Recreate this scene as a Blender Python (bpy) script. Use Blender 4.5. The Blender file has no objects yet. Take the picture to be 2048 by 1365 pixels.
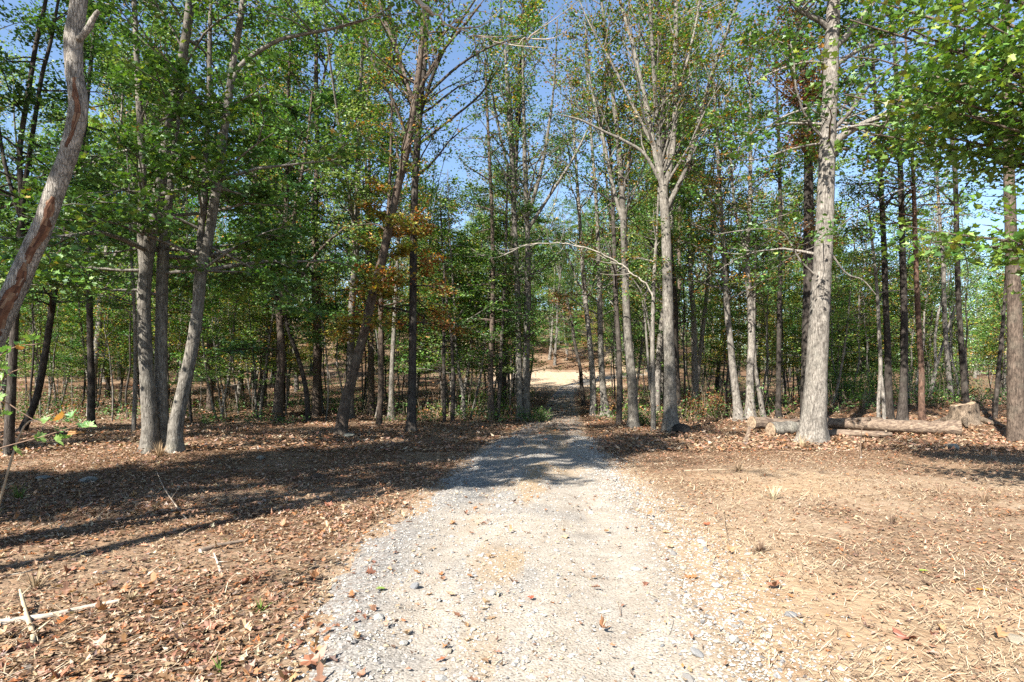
import bpy, math, random
import numpy as np
from mathutils import Vector

# ------------------------------------------------------------------ camera, sky, sun, exposure
scene = bpy.context.scene
FPX, CX, HY, CAMH = 1138.0, 1024.0, 770.0, 1.65          # focal length / principal column / horizon row of the 2048 px photograph
SUN_AZ, SUN_EL = math.radians(216.0), math.radians(41.0)  # clockwise from +Y
cam_d = bpy.data.cameras.new('camera')
cam_d.sensor_width = 36.0
cam_d.lens = FPX / 2048 * 36
cam_d.shift_y = (HY - 682.5) / 2048
cam_d.clip_start, cam_d.clip_end = 0.05, 3000
cam = bpy.data.objects.new('camera', cam_d)
cam.location = (0, 0, CAMH)
cam.rotation_euler = (math.radians(90), 0, 0)
scene.collection.objects.link(cam)
scene.camera = cam

world = bpy.data.worlds.new('World')
scene.world = world
world.use_nodes = True
nt = world.node_tree
nt.nodes.clear()
sky = nt.nodes.new('ShaderNodeTexSky')
sky.sky_type = 'NISHITA'
sky.sun_disc = False
sky.sun_elevation = SUN_EL
sky.sun_rotation = SUN_AZ
sky.air_density, sky.dust_density, sky.ozone_density = 1.0, 0.3, 2.4
bg = nt.nodes.new('ShaderNodeBackground')
bg.inputs['Strength'].default_value = 0.072
wo = nt.nodes.new('ShaderNodeOutputWorld')
nt.links.new(sky.outputs[0], bg.inputs[0])
nt.links.new(bg.outputs[0], wo.inputs[0])

sun_d = bpy.data.lights.new('sun', 'SUN')
sun_d.energy = 5.0
sun_d.angle = math.radians(0.5)
sun_d.color = (1.0, 0.955, 0.89)
sun = bpy.data.objects.new('sun', sun_d)
SDIR = Vector((-math.sin(SUN_AZ) * math.cos(SUN_EL), -math.cos(SUN_AZ) * math.cos(SUN_EL), -math.sin(SUN_EL)))
sun.rotation_euler = SDIR.to_track_quat('-Z', 'Y').to_euler()
sun.location = (-20, -30, 40)
scene.collection.objects.link(sun)

vs = scene.view_settings
scene.display_settings.display_device = 'sRGB'
vs.view_transform, vs.look, vs.gamma, vs.use_curve_mapping = 'Standard', 'None', 1.0, False
vs.exposure = 1.9
cy = scene.cycles
cy.max_bounces, cy.diffuse_bounces, cy.glossy_bounces, cy.transmission_bounces, cy.transparent_max_bounces = 6, 4, 2, 4, 4
cy.use_denoising = False
cy.sample_clamp_indirect = 6.0

# ------------------------------------------------------------------ helpers
COL = scene.collection
def R_(seed): return np.random.default_rng(seed)

_T = {}
def vnoise(x, y, scale, seed=0):
    """value noise in 0..1, smooth"""
    if seed not in _T:
        _T[seed] = R_(9000 + seed).random((256, 256))
    T = _T[seed]
    x = np.asarray(x, float) / scale + 57.3; y = np.asarray(y, float) / scale + 31.7
    xi, yi = np.floor(x).astype(int), np.floor(y).astype(int)
    fx, fy = x - xi, y - yi
    fx = fx * fx * (3 - 2 * fx); fy = fy * fy * (3 - 2 * fy)
    a = T[xi & 255, yi & 255]; b = T[(xi + 1) & 255, yi & 255]
    c = T[xi & 255, (yi + 1) & 255]; d = T[(xi + 1) & 255, (yi + 1) & 255]
    return (a * (1 - fx) + b * fx) * (1 - fy) + (c * (1 - fx) + d * fx) * fy

def fbm(x, y, scale, seed=0, octv=3):
    s, a, t = 0, 1.0, 0
    for k in range(octv):
        s = s + a * vnoise(x, y, scale / 2 ** k, seed + k); t += a; a *= .5
    return s / t

def smooth(a, b, x):
    t = np.clip((np.asarray(x, float) - a) / (b - a), 0, 1)
    return t * t * (3 - 2 * t)

ROAD_Y = [-8, 2, 5.7, 8.5, 14.4, 21, 31, 42, 50, 58, 66]
ROAD_C = [0.0, .04, .16, .30, .65, 1.45, 2.6, 3.7, 4.9, 8.2, 14.5]
ROAD_HW = [1.35, 1.22, 1.72, 1.55, 1.45, 1.15, .95, .85, .85, 1.0, 1.3]
def road_u(x, y):
    """signed offset from the drive's centre line in half widths"""
    return (np.asarray(x, float) - np.interp(y, ROAD_Y, ROAD_C)) / np.interp(y, ROAD_Y, ROAD_HW)

def H(x, y):
    x = np.asarray(x, float); y = np.asarray(y, float)
    rise = np.interp(y, [0, 24, 35, 45, 60, 75, 95, 130, 200, 320, 600], [0, 0, .3, .9, 2.3, 4.2, 8.6, 16, 28, 36, 40])
    ang = x / np.maximum(y, 5)
    w = 1 - .72 * smooth(.18, .5, ang)
    h = rise * w
    h = h + .95 * np.exp(-((x - 20) / 7.5) ** 2 - ((y - 27) / 6.5) ** 2)          # low mound on the right
    h = h + .16 * np.exp(-((x - 15.9) / 1.3) ** 2 - ((y - 20) / 1.2) ** 2)
    h = h + .10 * np.exp(-((x - 9.1) / 1.0) ** 2 - ((y - 17.0) / .9) ** 2)
    h = h + .10 * np.exp(-((x + 8.5) / .9) ** 2 - ((y - 13.7) / .9) ** 2)
    bump = (fbm(x, y, 3.2, 3) - .5) * .16 + (fbm(x, y, .7, 13) - .5) * .05
    far = 1 + .04 * np.clip(y - 25, 0, 60)
    road = np.clip(1.25 - np.abs(road_u(x, y)) * .8, 0, 1)
    return h + bump * far * (1 - .8 * road)

def ground_at(px, py):
    """world point of the ground seen at a photograph pixel"""
    dx, dz = (px - CX) / FPX, (HY - py) / FPX
    y = 1.5
    while y < 300:
        if CAMH + dz * y <= float(H(dx * y, y)): break
        y *= 1.01
    return (dx * y, y, float(H(dx * y, y)))

def W(px, py, Y): return np.array([(px - CX) / FPX * Y, Y, CAMH + (HY - py) / FPX * Y])

class MB:
    """collects vertices and faces as arrays; build() links them as one mesh object"""
    def __init__(s): s.v = []; s.f = []; s.m = []; s.c = []; s.n = 0; s.smooth = []
    def add(s, v, f, mat=0, col=None, smooth=False):
        v = np.asarray(v, np.float32).reshape(-1, 3); f = np.asarray(f, np.int64)
        s.v.append(v); s.f.append(f + s.n); s.n += len(v)
        s.m.append(np.full(len(f), mat, np.int32)); s.smooth.append(np.full(len(f), smooth, bool))
        if col is None: col = np.full((len(f), 3), .5)
        s.c.append(np.asarray(col, np.float32).reshape(-1, 3) * np.ones((len(f), 1), np.float32))
    def mesh(s, name, mats):
        me = bpy.data.meshes.new(name)
        V = np.concatenate(s.v)
        loops = np.concatenate([f.ravel() for f in s.f]).astype(np.int32)
        tot = np.concatenate([np.full(len(f), f.shape[1], np.int32) for f in s.f])
        start = np.concatenate([[0], np.cumsum(tot)[:-1]]).astype(np.int32)
        me.vertices.add(len(V)); me.vertices.foreach_set('co', V.ravel())
        me.loops.add(len(loops)); me.loops.foreach_set('vertex_index', loops)
        me.polygons.add(len(tot)); me.polygons.foreach_set('loop_start', start); me.polygons.foreach_set('loop_total', tot)
        me.polygons.foreach_set('material_index', np.concatenate(s.m))
        me.polygons.foreach_set('use_smooth', np.concatenate(s.smooth))
        me.update(calc_edges=True)
        C = np.concatenate(s.c)
        a = me.attributes.new('tint', 'FLOAT_COLOR', 'CORNER')
        cc = np.ones((len(loops), 4), np.float32); cc[:, :3] = np.repeat(C, tot, axis=0)
        a.data.foreach_set('color', cc.ravel())
        for m in mats: me.materials.append(m)
        return me
    def build(s, name, mats, parent=None, loc=None):
        o = bpy.data.objects.new(name, s.mesh(name, mats if isinstance(mats, (list, tuple)) else [mats]))
        COL.objects.link(o)
        if parent is not None: o.parent = parent
        if loc is not None: o.location = loc
        return o

def tag(o, label=None, cat=None, group=None, kind=None):
    if label: o['label'] = label
    if cat: o['category'] = cat
    if group: o['group'] = group
    if kind: o['kind'] = kind
    return o
def empty(name, loc, rz=0.0):
    o = bpy.data.objects.new(name, None); COL.objects.link(o)
    o.location = loc; o.rotation_euler = (0, 0, rz); o.empty_display_size = .2
    return o
def copy_tree(root, loc, rz, sc, parent=None):
    r = root.copy(); COL.objects.link(r); r.location = loc; r.rotation_euler = (0, 0, rz); r.scale = sc
    for ch in list(root.children):
        c = ch.copy(); COL.objects.link(c); c.parent = r
        for g in ch.children:
            d = g.copy(); COL.objects.link(d); d.parent = c
    return r

def norm(v): return v / np.maximum(np.linalg.norm(v, axis=-1, keepdims=True), 1e-9)

def tube(mb, pts, rad, sides=8, mat=0, col=None, rough=0.0, rng=None, cap=False, flare=0.0):
    pts = np.asarray(pts, float); n = len(pts); rad = np.asarray(rad, float)
    t = np.gradient(pts, axis=0); t = norm(t)
    mt = norm(pts[-1] - pts[0])
    ref = np.array([1., 0, 0]) if abs(mt[0]) < .8 else np.array([0, 0, 1.])
    if abs(mt[0]) >= .8 and abs(mt[2]) >= .8: ref = np.array([0, 1., 0])
    a = norm(np.cross(t, ref)); b = np.cross(t, a)
    th = np.linspace(0, 2 * math.pi, sides, endpoint=False)
    rr = rad[:, None] * np.ones((1, sides))
    if rough and rng is not None:
        ph = rng.random(3) * 6
        ridge = .5 * np.sin(th * 3 + ph[0])[None] + .35 * np.sin(th * 5 + ph[1])[None]
        rr = rr * (1 + rough * (ridge + rng.normal(0, .35, (n, sides))))
    if flare:
        hgt = (pts[:, 2] - pts[0, 2])[:, None]
        lob = .55 + .45 * np.sin(th * 4 + (rng.random() * 6 if rng is not None else 0))[None]
        rr = rr * (1 + flare * lob * np.exp(-hgt / max(rad[0] * 1.0, .05)))
    v = pts[:, None, :] + a[:, None, :] * (rr * np.cos(th))[..., None] + b[:, None, :] * (rr * np.sin(th))[..., None]
    i = np.arange(n - 1)[:, None] * sides; j = np.arange(sides)[None]; k = (j + 1) % sides
    f = np.stack([i + j, i + k, i + sides + k, i + sides + j], -1).reshape(-1, 4)
    mb.add(v.reshape(-1, 3), f, mat, col, smooth=True)
    if cap:
        for e, p in ((0, pts[0]), (n - 1, pts[-1])):
            vv = np.vstack([v[e], p[None]])
            ff = np.array([[q, (q + 1) % sides, sides] for q in range(sides)])
            mb.add(vv, ff, cap if isinstance(cap, int) and cap is not True else mat)

def spline(pts, n):
    """Catmull-Rom resample of control points (k,d) to n points"""
    P = np.asarray(pts, float); k = len(P)
    if k == 2: return P[0] + (P[1] - P[0]) * np.linspace(0, 1, n)[:, None]
    Q = np.vstack([2 * P[0] - P[1], P, 2 * P[-1] - P[-2]])
    u = np.linspace(0, k - 1 - 1e-6, n); i = u.astype(int); t = (u - i)[:, None]
    p0, p1, p2, p3 = Q[i], Q[i + 1], Q[i + 2], Q[i + 3]
    return .5 * ((2 * p1) + (-p0 + p2) * t + (2 * p0 - 5 * p1 + 4 * p2 - p3) * t * t + (-p0 + 3 * p1 - 3 * p2 + p3) * t ** 3)

# leaf outlines: x along the midrib 0..1, y to one side
def two_sided(stations):
    """stations: (t, half width) -> verts and quads/tris of a leaf folded along its midrib"""
    n = len(stations)
    mid = [(t, 0) for t, w in stations]; lf = [(t + dt, w) for t, w, dt in [(s + (0,))[:3] if len(s) == 2 else s for s in [tuple(x) for x in stations]]] if False else [(t, w) for t, w in stations]
    V = np.array(mid + lf + [(t, -w) for t, w in lf], float)
    F = [[i, i + 1, n + i + 1, n + i] for i in range(n - 1)] + [[i + 1, i, 2 * n + i, 2 * n + i + 1] for i in range(n - 1)]
    return V, np.array(F)
OAK = two_sided([(0, .012), (.12, .05), (.22, .20), (.30, .08), (.42, .30), (.52, .10), (.66, .36), (.74, .12), (.88, .20), (1, .01)])
OAK_S = two_sided([(0, .02), (.22, .2), (.34, .1), (.56, .32), (.72, .12), (1, .02)])
MAPLE_O = np.array([(.0, 0), (.08, .16), (-.05, .34), (.16, .30), (.22, .50), (.34, .40), (.52, .56), (.50, .34), (.62, .30), (.58, .16), (.80, .20), (1, 0)])
def star_leaf():
    up = MAPLE_O; dn = up[1:-1][::-1] * [1, -1]
    out = np.vstack([up, dn]); n = len(out)
    V = np.vstack([out, [[.35, 0]]])
    return V, np.array([[i, (i + 1) % n, n] for i in range(n)])
MAPLE = star_leaf()
# half-size star: fewer points
_m = np.array([(0, 0), (.02, .34), (.25, .28), (.5, .55), (.58, .22), (1, 0), (.58, -.22), (.5, -.55), (.25, -.28), (.02, -.34)])
MAPLE_S = (np.vstack([_m, [[.35, 0]]]), np.array([[i, (i + 1) % 10, 10] for i in range(10)]))
OVAL = (np.array([(0, 0), (.5, .3), (1, 0), (.5, -.3)], float), np.array([[0, 2, 1], [0, 3, 2]]))

def leaves(mb, pos, size, rng, mat, cols, shape=OVAL, tilt=.6, fold=.18, curl=0.0, down=0.0):
    """scatter leaf polygons: pos (N,3), size (N,), per-leaf colours (N,3)"""
    N = len(pos)
    if N == 0: return
    V2, F = shape; k = len(V2)
    az = rng.random(N) * 2 * math.pi
    nrm = norm(np.stack([rng.normal(0, tilt, N), rng.normal(0, tilt, N), np.ones(N)], -1))
    d = np.stack([np.cos(az), np.sin(az), np.full(N, -down)], -1)
    d = norm(d - nrm * (d * nrm).sum(-1, keepdims=True)); s = np.cross(nrm, d)
    x = V2[:, 0][None]; y = V2[:, 1][None]
    fo = (fold + rng.normal(0, fold * .8, (N, 1)))
    cu = (curl + rng.normal(0, max(curl, .02), (N, 1)))
    z = np.abs(y) * fo * 2 + cu * (x - .4) ** 2 * 2 + cu * .6 * np.sin(x * 9 + rng.random((N, 1)) * 6) * .25
    L = np.asarray(size)[:, None, None]
    P = pos[:, None, :] + L * (d[:, None, :] * x[..., None] + s[:, None, :] * y[..., None] + nrm[:, None, :] * z[..., None])
    f = (F[None] + (np.arange(N) * k)[:, None, None]).reshape(-1, F.shape[1])
    mb.add(P.reshape(-1, 3), f, mat, np.repeat(cols, len(F), axis=0))

PAL = {  # leaf base colours and weights
    'green':  ([(.045, .095, .018), (.07, .135, .022), (.10, .17, .03), (.16, .20, .035)], [.4, .35, .2, .05]),
    'dark':   ([(.025, .065, .014), (.04, .09, .02), (.07, .13, .025)], [.45, .4, .15]),
    'bright': ([(.08, .15, .02), (.12, .19, .025), (.20, .24, .035), (.045, .10, .018), (.28, .16, .04)], [.34, .26, .12, .26, .02]),
    'pale':   ([(.13, .19, .06), (.18, .23, .08), (.22, .24, .09), (.08, .13, .04)], [.35, .3, .15, .2]),
    'yellow': ([(.28, .22, .03), (.20, .20, .03), (.32, .17, .03), (.09, .13, .02)], [.3, .3, .2, .2]),
    'orange': ([(.36, .14, .025), (.30, .09, .02), (.28, .19, .03), (.10, .12, .02)], [.35, .25, .2, .2]),
    'mixed':  ([(.06, .11, .02), (.10, .16, .03), (.22, .20, .03), (.33, .15, .03), (.20, .09, .03)], [.33, .3, .15, .14, .08]),
    'rust':   ([(.22, .08, .03), (.28, .12, .04), (.16, .06, .03), (.08, .12, .03)], [.35, .3, .2, .15]),
    'litter': ([(.36, .20, .115), (.44, .28, .165), (.27, .135, .075), (.52, .38, .25), (.14, .08, .05), (.44, .18, .07)], [.24, .23, .19, .13, .12, .09]),
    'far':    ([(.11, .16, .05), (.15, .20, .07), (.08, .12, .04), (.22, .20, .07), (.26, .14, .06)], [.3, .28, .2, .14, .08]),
}
def palette(name, N, rng):
    c, w = PAL[name]; c = np.array(c); w = np.array(w) / np.sum(w)
    C = c[rng.choice(len(c), N, p=w)]
    return np.clip(C * rng.normal(1, .14, (N, 1)) * rng.normal(1, .05, (N, 3)), .004, .7)

# ------------------------------------------------------------------ materials
def new_mat(name):
    m = bpy.data.materials.new(name); m.use_nodes = True
    t = m.node_tree; t.nodes.clear()
    out = t.nodes.new('ShaderNodeOutputMaterial')
    return m, t, out
def N_(t, typ, **kw):
    n = t.nodes.new(typ)
    for k, v in kw.items():
        if k.startswith('i_'):
            n.inputs[k[2:].replace('_', ' ')].default_value = v
        else: setattr(n, k, v)
    return n
def ramp(t, stops, interp='LINEAR'):
    r = t.nodes.new('ShaderNodeValToRGB'); r.color_ramp.interpolation = interp
    e = r.color_ramp.elements
    while len(e) < len(stops): e.new(.5)
    for i, (p, c) in enumerate(stops):
        e[i].position = p; e[i].color = (c[0], c[1], c[2], 1) if not isinstance(c, float) else (c, c, c, 1)
    return r
def mixc(t, a, b, fac, mode='MIX'):
    n = t.nodes.new('ShaderNodeMix'); n.data_type = 'RGBA'; n.blend_type = mode
    for s, v in ((n.inputs[0], fac), (n.inputs[6], a), (n.inputs[7], b)):
        if hasattr(v, 'is_linked') or hasattr(v, 'links'): t.links.new(v, s)
        else: s.default_value = v if not isinstance(v, tuple) else (*v[:3], 1)
    return n.outputs[2]

def leaf_mat(name, trans=.4, vary=.0, gloss=.12, mult=None):
    m, t, out = new_mat(name)
    at = N_(t, 'ShaderNodeAttribute', attribute_name='tint')
    col = at.outputs['Color']
    if vary:
        oi = N_(t, 'ShaderNodeObjectInfo')
        hs = N_(t, 'ShaderNodeHueSaturation')
        mr = N_(t, 'ShaderNodeMapRange'); mr.inputs[3].default_value = .5 - vary * .02; mr.inputs[4].default_value = .5 + vary * .03
        t.links.new(oi.outputs['Random'], mr.inputs[0]); t.links.new(mr.outputs[0], hs.inputs['Hue'])
        mv = N_(t, 'ShaderNodeMath', operation='MULTIPLY_ADD'); mv.inputs[1].default_value = .5 * vary; mv.inputs[2].default_value = 1 - .2 * vary
        wn = N_(t, 'ShaderNodeTexWhiteNoise', noise_dimensions='1D'); t.links.new(oi.outputs['Random'], wn.inputs['W'])
        t.links.new(wn.outputs[0], mv.inputs[0]); t.links.new(mv.outputs[0], hs.inputs['Value'])
        t.links.new(col, hs.inputs['Color']); col = hs.outputs[0]
    if mult: col = mixc(t, col, mult, 1.0, 'MULTIPLY')
    d = N_(t, 'ShaderNodeBsdfDiffuse'); t.links.new(col, d.inputs[0])
    tr = N_(t, 'ShaderNodeBsdfTranslucent')
    tc = mixc(t, col, (1.15, 1.15, .5), 1.0, 'MULTIPLY'); t.links.new(tc, tr.inputs[0])
    mx = N_(t, 'ShaderNodeMixShader'); mx.inputs[0].default_value = trans
    t.links.new(d.outputs[0], mx.inputs[1]); t.links.new(tr.outputs[0], mx.inputs[2])
    g = N_(t, 'ShaderNodeBsdfGlossy'); g.inputs['Roughness'].default_value = .55; g.inputs[0].default_value = (.9, .95, 1, 1)
    m2 = N_(t, 'ShaderNodeMixShader'); m2.inputs[0].default_value = gloss
    t.links.new(mx.outputs[0], m2.inputs[1]); t.links.new(g.outputs[0], m2.inputs[2])
    t.links.new(m2.outputs[0], out.inputs[0])
    return m

def bark_mat(name, light, mid, dark, scale=1.0, bump=.5, lichen=.15):
    m, t, out = new_mat(name)
    tc = N_(t, 'ShaderNodeTexCoord')
    mp = N_(t, 'ShaderNodeMapping'); mp.inputs['Scale'].default_value = (18 * scale, 18 * scale, 3.2 * scale)
    t.links.new(tc.outputs['Object'], mp.inputs[0])
    n1 = N_(t, 'ShaderNodeTexNoise'); n1.inputs['Scale'].default_value = 1.6; n1.inputs['Detail'].default_value = 6; n1.inputs['Roughness'].default_value = .65
    t.links.new(mp.outputs[0], n1.inputs[0])
    vo = N_(t, 'ShaderNodeTexVoronoi', feature='DISTANCE_TO_EDGE'); vo.inputs['Scale'].default_value = 1.5
    t.links.new(mp.outputs[0], vo.inputs[0])
    r1 = ramp(t, [(.28, dark), (.5, mid), (.72, light)]); t.links.new(n1.outputs[0], r1.inputs[0])
    rv = ramp(t, [(0.0, .35), (.10, 1.0)]); t.links.new(vo.outputs[0], rv.inputs[0])
    c = mixc(t, r1.outputs[0], rv.outputs[0], .75, 'MULTIPLY')
    n2 = N_(t, 'ShaderNodeTexNoise'); n2.inputs['Scale'].default_value = 2.2; n2.inputs['Detail'].default_value = 4
    t.links.new(tc.outputs['Object'], n2.inputs[0])
    rl = ramp(t, [(.52, 0.0), (.7, 1.0)]); t.links.new(n2.outputs[0], rl.inputs[0])
    ml = N_(t, 'ShaderNodeMath', operation='MULTIPLY'); ml.inputs[1].default_value = lichen; t.links.new(rl.outputs[0], ml.inputs[0])
    c = mixc(t, c, (.24, .25, .19), ml.outputs[0])
    n3 = N_(t, 'ShaderNodeTexNoise'); n3.inputs['Scale'].default_value = 5.5; n3.inputs['Detail'].default_value = 5; n3.inputs['Roughness'].default_value = .7
    t.links.new(tc.outputs['Object'], n3.inputs[0])
    r3 = ramp(t, [(.34, .50), (.62, 1.08)]); t.links.new(n3.outputs[0], r3.inputs[0])
    c = mixc(t, c, r3.outputs[0], 1.0, 'MULTIPLY')
    oi = N_(t, 'ShaderNodeObjectInfo')
    mr = N_(t, 'ShaderNodeMapRange'); mr.inputs[3].default_value = .7; mr.inputs[4].default_value = 1.15; t.links.new(oi.outputs['Random'], mr.inputs[0])
    hv = N_(t, 'ShaderNodeHueSaturation'); t.links.new(mr.outputs[0], hv.inputs['Value']); t.links.new(c, hv.inputs['Color'])
    p = N_(t, 'ShaderNodeBsdfPrincipled'); p.inputs['Roughness'].default_value = .95; p.inputs['Specular IOR Level'].default_value = .15
    t.links.new(hv.outputs[0], p.inputs['Base Color'])
    mu = N_(t, 'ShaderNodeMath', operation='MULTIPLY'); t.links.new(n1.outputs[0], mu.inputs[0]); t.links.new(rv.outputs[0], mu.inputs[1])
    b = N_(t, 'ShaderNodeBump'); b.inputs['Strength'].default_value = bump; b.inputs['Distance'].default_value = .03
    t.links.new(mu.outputs[0], b.inputs['Height']); t.links.new(b.outputs[0], p.inputs['Normal'])
    t.links.new(p.outputs[0], out.inputs[0])
    return m

def plain_mat(name, rough=.9, noise=.35, scale=9.0, mult=(1, 1, 1), bump=.3):
    """colour from the tint attribute broken up by noise"""
    m, t, out = new_mat(name)
    at = N_(t, 'ShaderNodeAttribute', attribute_name='tint')
    tc = N_(t, 'ShaderNodeTexCoord')
    n = N_(t, 'ShaderNodeTexNoise'); n.inputs['Scale'].default_value = scale; n.inputs['Detail'].default_value = 5
    t.links.new(tc.outputs['Object'], n.inputs[0])
    r = ramp(t, [(.3, 1 - noise), (.7, 1 + noise * .5)]); t.links.new(n.outputs[0], r.inputs[0])
    c = mixc(t, at.outputs['Color'], r.outputs[0], 1.0, 'MULTIPLY')
    c = mixc(t, c, mult, 1.0, 'MULTIPLY')
    p = N_(t, 'ShaderNodeBsdfPrincipled'); p.inputs['Roughness'].default_value = rough; p.inputs['Specular IOR Level'].default_value = .2
    t.links.new(c, p.inputs['Base Color'])
    b = N_(t, 'ShaderNodeBump'); b.inputs['Strength'].default_value = bump; b.inputs['Distance'].default_value = .02
    t.links.new(n.outputs[0], b.inputs['Height']); t.links.new(b.outputs[0], p.inputs['Normal'])
    t.links.new(p.outputs[0], out.inputs[0])
    return m

M_LEAF = leaf_mat('tree_leaf', .34, 0, .035, (1.06, 1.16, 1.15))
M_LEAFV = leaf_mat('tree_leaf_varied', .36, 1.0, .025, (1.22, 1.3, 1.25))
M_DRY = leaf_mat('dry_leaf', .12, 0, .03, (.62, .63, .64))
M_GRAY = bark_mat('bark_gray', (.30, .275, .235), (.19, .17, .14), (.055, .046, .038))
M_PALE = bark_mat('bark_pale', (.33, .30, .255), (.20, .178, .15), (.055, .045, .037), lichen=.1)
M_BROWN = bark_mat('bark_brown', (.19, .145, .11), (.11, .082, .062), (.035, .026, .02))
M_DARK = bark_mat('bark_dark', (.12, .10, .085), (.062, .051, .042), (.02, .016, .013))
M_RED = bark_mat('bark_reddish', (.20, .125, .09), (.12, .07, .048), (.035, .022, .016))
M_BARE = plain_mat('weathered_wood', .85, .35, 12, mult=(.66, .64, .62))
M_STONE = plain_mat('stone', .9, .3, 16, bump=.5, mult=(.43, .42, .40))
M_STRAW = plain_mat('straw', .8, .15, 4, bump=0, mult=(.62, .60, .56))
BARK = {'gray': M_GRAY, 'pale': M_PALE, 'brown': M_BROWN, 'dark': M_DARK, 'red': M_RED}

def ground_mat():
    m, t, out = new_mat('leaf_covered_soil')
    geo = N_(t, 'ShaderNodeNewGeometry')
    at = N_(t, 'ShaderNodeAttribute', attribute_name='tint')        # r: leaf cover, g: sandy soil, b: bright cleared slope
    sep = N_(t, 'ShaderNodeSeparateColor'); t.links.new(at.outputs['Color'], sep.inputs[0])
    pos = geo.outputs['Position']
    # fallen leaves: two voronoi layers
    wob = N_(t, 'ShaderNodeTexNoise'); wob.inputs['Scale'].default_value = 14; wob.inputs['Detail'].default_value = 2
    t.links.new(pos, wob.inputs[0])
    wp = mixc(t, pos, wob.outputs['Color'], .10, 'ADD')
    v1 = N_(t, 'ShaderNodeTexVoronoi'); v1.inputs['Scale'].default_value = 13; t.links.new(wp, v1.inputs[0])
    s1 = N_(t, 'ShaderNodeSeparateColor'); t.links.new(v1.outputs['Color'], s1.inputs[0])
    rl = ramp(t, [(0, (.10, .055, .035)), (.2, (.20, .10, .055)), (.4, (.33, .18, .10)), (.6, (.42, .26, .15)), (.8, (.27, .12, .06)), (1, (.50, .35, .22))], 'CONSTANT')
    t.links.new(s1.outputs[0], rl.inputs[0])
    rd = ramp(t, [(.0, 1.0), (.55, .85), (.9, .3)]); dm = N_(t, 'ShaderNodeMath', operation='MULTIPLY'); dm.inputs[1].default_value = 1.3
    t.links.new(v1.outputs['Distance'], dm.inputs[0]); t.links.new(dm.outputs[0], rd.inputs[0])
    lit = mixc(t, rl.outputs[0], rd.outputs[0], 1.0, 'MULTIPLY')
    # straw / fibre noise
    fn = N_(t, 'ShaderNodeTexNoise'); fn.inputs['Scale'].default_value = 30; fn.inputs['Detail'].default_value = 8; fn.inputs['Roughness'].default_value = .75
    t.links.new(pos, fn.inputs[0])
    rf = ramp(t, [(.30, (.16, .09, .05)), (.48, (.36, .235, .14)), (.60, (.52, .38, .25)), (.75, (.66, .52, .37))]); t.links.new(fn.outputs[0], rf.inputs[0])
    lit2 = mixc(t, lit, rf.outputs[0], .35)
    # sandy soil
    gn = N_(t, 'ShaderNodeTexNoise'); gn.inputs['Scale'].default_value = 5; gn.inputs['Detail'].default_value = 9; gn.inputs['Roughness'].default_value = .7
    t.links.new(pos, gn.inputs[0])
    rs = ramp(t, [(.3, (.34, .23, .14)), (.45, (.54, .41, .27)), (.58, (.66, .52, .37)), (.72, (.76, .64, .49))]); t.links.new(gn.outputs[0], rs.inputs[0])
    sand = mixc(t, rs.outputs[0], rf.outputs[0], .38)
    c = mixc(t, sand, lit2, sep.outputs[0])
    bare = ramp(t, [(.35, (.46, .31, .185)), (.6, (.62, .46, .29))]); t.links.new(gn.outputs[0], bare.inputs[0])
    c = mixc(t, c, bare.outputs[0], sep.outputs[1])
    slope = ramp(t, [(.30, (.34, .22, .13)), (.46, (.62, .46, .30)), (.6, (.76, .62, .45))]); t.links.new(gn.outputs[0], slope.inputs[0])
    c = mixc(t, c, slope.outputs[0], sep.outputs[2])
    c = mixc(t, c, (.50, .485, .48), 1.0, 'MULTIPLY')
    p = N_(t, 'ShaderNodeBsdfPrincipled'); p.inputs['Roughness'].default_value = 1.0; p.inputs['Specular IOR Level'].default_value = .05
    t.links.new(c, p.inputs['Base Color'])
    hh = N_(t, 'ShaderNodeMath', operation='ADD'); t.links.new(fn.outputs[0], hh.inputs[0]); t.links.new(rd.outputs[0], hh.inputs[1])
    b = N_(t, 'ShaderNodeBump'); b.inputs['Strength'].default_value = .7; b.inputs['Distance'].default_value = .018
    t.links.new(hh.outputs[0], b.inputs['Height']); t.links.new(b.outputs[0], p.inputs['Normal'])
    t.links.new(p.outputs[0], out.inputs[0])
    return m

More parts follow.
